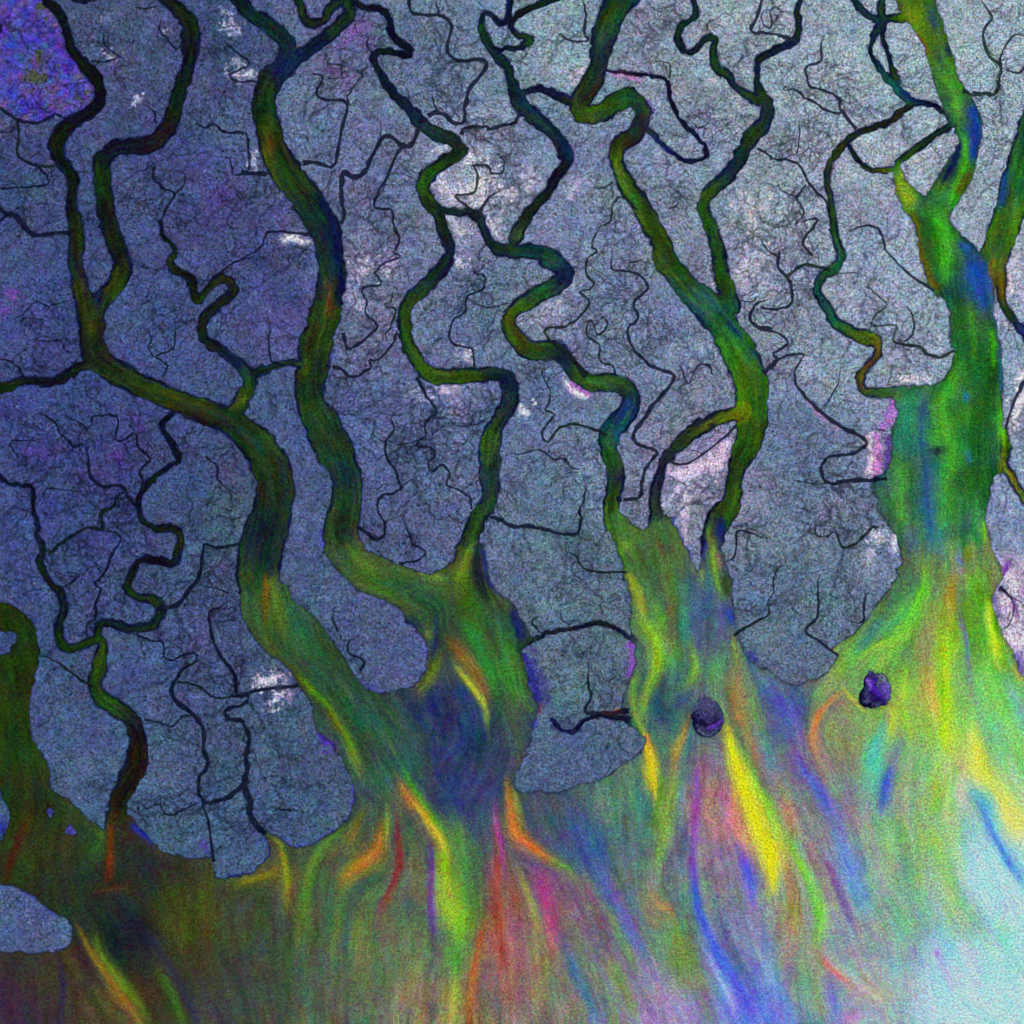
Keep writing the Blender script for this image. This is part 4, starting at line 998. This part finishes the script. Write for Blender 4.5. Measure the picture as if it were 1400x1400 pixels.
def surface(name, lumk, chrk, rough, spec, bump, s1, s2, weave=.45):
    m = bpy.data.materials.new(name); m.use_nodes = True; nt = m.node_tree; b = nt.nodes['Principled BSDF']
    b.inputs['Roughness'].default_value = rough; b.inputs['Specular IOR Level'].default_value = spec
    L = nt.links; nd = nt.nodes.new
    at = nd('ShaderNodeAttribute'); at.attribute_name = 'tone'
    ge = nd('ShaderNodeNewGeometry')
    a = nd('ShaderNodeTexNoise'); a.inputs['Scale'].default_value = s1; a.inputs['Detail'].default_value = 1.5
    c = nd('ShaderNodeTexNoise'); c.inputs['Scale'].default_value = s2; c.inputs['Detail'].default_value = 1
    L.new(ge.outputs['Position'], a.inputs['Vector']); L.new(ge.outputs['Position'], c.inputs['Vector'])
    def vm(op, x, y):
        n = nd('ShaderNodeVectorMath'); n.operation = op
        for k, v in enumerate((x, y)):
            if v is None: continue
            if isinstance(v, tuple): n.inputs[k].default_value = v
            else: L.new(v, n.inputs[k])
        return n.outputs[0]
    mr = nd('ShaderNodeMapRange'); mr.clamp = False
    mr.inputs[1].default_value = .25; mr.inputs[2].default_value = .75; mr.inputs[3].default_value = 1 - lumk; mr.inputs[4].default_value = 1 + lumk
    L.new(a.outputs[0], mr.inputs[0])
    cc = vm('SUBTRACT', c.outputs['Color'], (.5, .5, .5))
    cadd = vm('MULTIPLY', cc, (.022, .026, .030)); cc = vm('MULTIPLY', cc, (chrk * 1.1, chrk * .9, chrk)); cc = vm('ADD', cc, (1, 1, 1))
    o = vm('MULTIPLY', at.outputs['Color'], cc)
    sc = nd('ShaderNodeVectorMath'); sc.operation = 'SCALE'; o = vm('ADD', o, cadd); L.new(o, sc.inputs[0]); L.new(mr.outputs[0], sc.inputs['Scale'])
    # fine woven dot pattern of the surface
    wv = nd('ShaderNodeVectorMath'); wv.operation = 'SCALE'; L.new(ge.outputs['Position'], wv.inputs[0]); wv.inputs['Scale'].default_value = 2 * math.pi / .31
    sn = nd('ShaderNodeVectorMath'); sn.operation = 'SINE'; L.new(wv.outputs[0], sn.inputs[0])
    sx = nd('ShaderNodeSeparateXYZ'); L.new(sn.outputs[0], sx.inputs[0])
    mm = nd('ShaderNodeMath'); mm.operation = 'MULTIPLY'; L.new(sx.outputs[0], mm.inputs[0]); L.new(sx.outputs[1], mm.inputs[1])
    ma = nd('ShaderNodeMath'); ma.operation = 'MULTIPLY_ADD'; L.new(mm.outputs[0], ma.inputs[0]); ma.inputs[1].default_value = weave; ma.inputs[2].default_value = 1
    s2_ = nd('ShaderNodeVectorMath'); s2_.operation = 'SCALE'; L.new(sc.outputs[0], s2_.inputs[0]); L.new(ma.outputs[0], s2_.inputs['Scale'])
    o = vm('MAXIMUM', s2_.outputs[0], (.001, .001, .002)); o = vm('MINIMUM', o, (.9, .9, .9))
    L.new(o, b.inputs['Base Color'])
    if bump:
        bn = nd('ShaderNodeBump'); bn.inputs['Strength'].default_value = bump; bn.inputs['Distance'].default_value = .08
        L.new(a.outputs[0], bn.inputs['Height']); L.new(bn.outputs[0], b.inputs['Normal'])
    return m
m_land = surface('mangrove_canopy', 1.5, 1.45, .95, .02, .2, 6.2, 3.2)
m_water = surface('silty_water', 1.45, 1.6, .7, .015, .06, 6.2, 3.2)
m_creek = surface('creek_water', .8, 1.2, .7, .01, 0, 5.0, 3.0)
ZL = np.clip(Wg * .08, -.22, TOP).astype(np.float32); ZW = np.zeros_like(ZL)
# cells of land: labels grown three cells into the water so that the banks dip under the surface
D = LAB.copy()
for _ in range(3):
    P = np.pad(D, 1); E = D.copy()
    for dy, dx in ((0, 1), (2, 1), (1, 0), (1, 2)):
        s = P[dy:dy + N, dx:dx + N]; E = np.where(E == 0, s, E)
    D = E
Dg = D[np.ix_(src, src)]
Lg = LAB[np.ix_(src, src)]
# water cells belong to the river that carved them
Og = OWN[np.ix_(src, src)]
cellmask = {i: biggest(Dg[:-1, :-1] == i) for i in ids}
beyond = (Dg[:-1, :-1] > 0)
for m in cellmask.values(): beyond &= ~m
wc = beyond | (np.minimum(np.minimum(Wg[:-1, :-1], Wg[1:, :-1]), np.minimum(Wg[:-1, 1:], Wg[1:, 1:])) < 1.5)
Oc = Og[:-1, :-1]
seac = wc & (Oc <= 1); plume_cells = []
inner = np.zeros((M - 1, M - 1), bool); inner[92:92 + N - 2, 92:92 + N - 2] = True
PLg = PLM[np.ix_(src, src)][:-1, :-1] * inner
for k in np.unique(PLg[seac]):
    if not k: continue
    m = biggest(seac & (PLg == k))
    if m.sum() > 350: plume_cells.append((k - 1, m)); seac = seac & ~m
seao = grid_object('sea', seac, ZW, WC, (0, 0, 0), m_water)
def hue_name(c):
    r, g, b = c; h = __import__('colorsys').rgb_to_hsv(r, g, b); d = h[0] * 360
    return 'red' if d < 14 or d > 345 else 'orange' if d < 38 else 'yellow' if d < 64 else 'yellow green' if d < 90 else 'green' if d < 165 else 'turquoise' if d < 205 else 'blue' if d < 245 else 'violet' if d < 290 else 'magenta'
for k, m in plume_cells:
    q = grid_object('sediment_plume', m, ZW, WC, (0, 0, 0), m_water); q.parent = seao
    q['label'] = hue_name(plumes[k][0]) + ' streak of silt in the water'
seao['kind'] = 'structure'; seao['label'] = 'rainbow coloured silty sea fanning out below the river mouths'
r = grid_object('river', wc & (Oc == 2), ZW, WC, (40, 20, 0), m_water)
r['kind'] = 'structure'; r['label'] = 'great bright green and blue river at the right'
for i, (lab, pts, cs) in enumerate(rivers):
    sel = wc & (Oc == 3 + i)
    if not sel.any(): continue
    mid = pts[len(pts) // 2]
    r = grid_object('river', sel, ZW, WC, ((mid[0] - 700) * PX, (700 - mid[1]) * PX, 0), m_water)
    r['kind'] = 'structure'; r['label'] = lab
islands = {}
inner = np.zeros((M - 1, M - 1), bool); inner[92:92 + N - 2, 92:92 + N - 2] = True
SPg = SPM[np.ix_(src, src)][:-1, :-1] * inner; PLg = PLM[np.ix_(src, src)][:-1, :-1] * inner
for i in ids:
    ys, xs = np.where(LAB == i); c = (float(xs.mean()), float(ys.mean()))
    cells = cellmask[i]; whole = cells.copy(); loc = ((c[0] - 700) * PX, (700 - c[1]) * PX, 0)
    parts = []
    for k in np.unique(SPg[cells]):
        if not k: continue
        m = biggest(whole & (SPg == k) & (Wg[:-1, :-1] > 0))
        if m.sum() < 45 or m.sum() > .6 * cells.sum(): continue
        keep = cells & ~m
        parts.append((k - 1, m)); cells = keep
    cells2 = biggest(cells) if parts else cells
    if (cells & ~cells2).sum(): parts = [(k, m) for k, m in parts]; lost = cells & ~cells2
    else: lost = None
    if lost is not None and parts:      # ground cut off by a patch: that patch stays part of the forest floor
        cells = whole.copy(); keep = []
        for k, m in parts:
            t_ = cells & ~m
            if (t_ & ~biggest(t_)).sum() == 0: cells = t_; keep.append((k, m))
        parts = keep
    o = grid_object('forest_island', cells, ZL, LC, loc, m_land)
    for k, m in parts:
        h = hexc(SPOT[k].split(' ')[0]); pale = h.min() > .68
        q = grid_object('salt_pan' if pale else 'mudflat', m, ZL, LC, loc, m_land); q.parent = o; q.location = (0, 0, 0)
        q['label'] = 'white patch of bare salty mud' if pale else ('deep violet patch of mud' if h.max() < .72 and h[2] > h[1] * 1.6 else 'pink and violet mudflat' if h[2] > .6 else 'dark muddy shore')
    islands[i] = (o, c, len(ys), (xs.min(), ys.min(), xs.max(), ys.max()))
def lab_at(x, y):
    xi, yi = int(np.clip(round(x), 0, N - 1)), int(np.clip(round(y), 0, N - 1))
    return LAB[yi, xi]
for x, y, cat, lab in NAMES:
    i = min(islands, key=lambda k: math.hypot(islands[k][1][0] - x, islands[k][1][1] - y))
    if 'label' not in islands[i][0]:
        islands[i][0]['label'] = lab; islands[i][0]['category'] = cat
    else: print('NAME MISS', x, y, lab, i)
for i, (o, c, n, bb) in islands.items():
    if 'label' not in o:
        print('UNNAMED', i, n, [round(v) for v in c], bb)
        o['label'] = 'forest island'; o['category'] = 'island'
    o['group'] = 'forest islands between the river channels'
# creeks: dark ribbons of water lying in the forest, parts of the island they drain
lift = [.004]
def ribbon(pts, parent):
    lift[0] += .0006
    loc = parent.location; n = len(pts)
    t = np.gradient(pts[:, :2], axis=0); t /= np.linalg.norm(t, axis=1)[:, None] + 1e-6
    nr = np.stack([-t[:, 1], t[:, 0]], 1); w = pts[:, 2:3] * .5 * np.clip(.5 + pts[:, 2:3] * .045, .6, .9) * (np.clip((np.arange(n) + 1.5) / 6, .4, 1)[:, None] if pts[0, 2] < 4.5 else 1)
    A = pts[:, :2] + nr * w; B = pts[:, :2] - nr * w
    vs = []; cols = []
    base = np.array([.022, .035, .11]) if random.random() < .75 else np.array([.03, .075, .05])
    for k in range(n):
        xi, yi = int(np.clip(pts[k, 0], 0, N - 1)), int(np.clip(pts[k, 1], 0, N - 1))
        z = max(0, min(W[yi, xi] * .08, TOP)) + lift[0]
        lc = LC[yi, xi] * .26
        c = lin(base * .75 + lc) * ALB
        for P in (A[k], pts[k, :2], B[k]):
            vs.append(((P[0] - 700) * PX - loc[0], (700 - P[1]) * PX - loc[1], z - loc[2])); cols.append((*c, 1))
    fs = []
    for k in range(n - 1):
        a = 3 * k
        fs += [(a, a + 3, a + 4, a + 1), (a + 1, a + 4, a + 5, a + 2)]
    me = bpy.data.meshes.new('tidal_creek'); me.from_pydata(vs, [], fs)
    at = me.color_attributes.new('tone', 'FLOAT_COLOR', 'POINT'); at.data.foreach_set('color', np.array(cols, np.float32).ravel())
    me.materials.append(m_creek)
    o = bpy.data.objects.new('tidal_creek', me); coll.objects.link(o); o.parent = parent
    return o
for l in CRK:
    p = smooth(parse(l), 5)
    for e0, e1, at_ in ((p[0], p[2], 0), (p[-1], p[-3], 1)):      # run on into the river it drains to
        if e0[2] >= 4.8:
            d_ = e0 - e1; d_ = d_ / (math.hypot(d_[0], d_[1]) + 1e-6) * 5; d_[2] = 0
            p = np.vstack([p, e0 + d_]) if at_ else np.vstack([e0 + d_, p])
    n = len(p); j = np.zeros((n, 2)); 
    for k in range(1, n): j[k] = j[k - 1] * .6 + np.array([random.gauss(0, .6), random.gauss(0, .6)])
    p[:, :2] += j; p[:, 2] *= 1 + .15 * np.sin(np.arange(n) * 1.3 + random.random() * 6)
    inb = [lab_at(q[0], q[1]) for q in p if -3 < q[0] < 1403 and -3 < q[1] < 1403]
    inb = [v for v in inb if v in islands]
    if not inb: print('creek lost', l[:40]); continue
    best = max(set(inb), key=inb.count)
    ribbon(p, islands[best][0])

# ---------------- light and camera ---------------------------------------------
sc = bpy.context.scene
wd = bpy.data.worlds.new('World'); sc.world = wd; wd.use_nodes = True; nt = wd.node_tree
sky = nt.nodes.new('ShaderNodeTexSky'); sky.sky_type = 'NISHITA'; sky.sun_disc = False
EL, AZ = math.radians(56), math.radians(-40)
sky.sun_elevation = EL; sky.sun_rotation = AZ
nt.links.new(sky.outputs[0], nt.nodes['Background'].inputs[0]); nt.nodes['Background'].inputs[1].default_value = .06
sl = bpy.data.lights.new('sun', 'SUN'); sl.energy = 3.4; sl.angle = math.radians(.5); sl.color = (1, .95, .88)
so = bpy.data.objects.new('sun', sl); coll.objects.link(so); so.location = (-60, 80, 150)
so.rotation_euler = (math.pi / 2 - EL, 0, math.pi - AZ)
cam = bpy.data.cameras.new('camera'); co = bpy.data.objects.new('camera', cam); coll.objects.link(co)
cam.sensor_width = 36; cam.lens = 90; H = 140 * 90 / 36
co.location = (0, 0, H); co.rotation_euler = (0, 0, 0); cam.clip_start = 1; cam.clip_end = 4000
sc.camera = co
v = sc.view_settings; v.view_transform = 'Standard'; v.look = 'None'; v.gamma = 1; v.exposure = EXPO
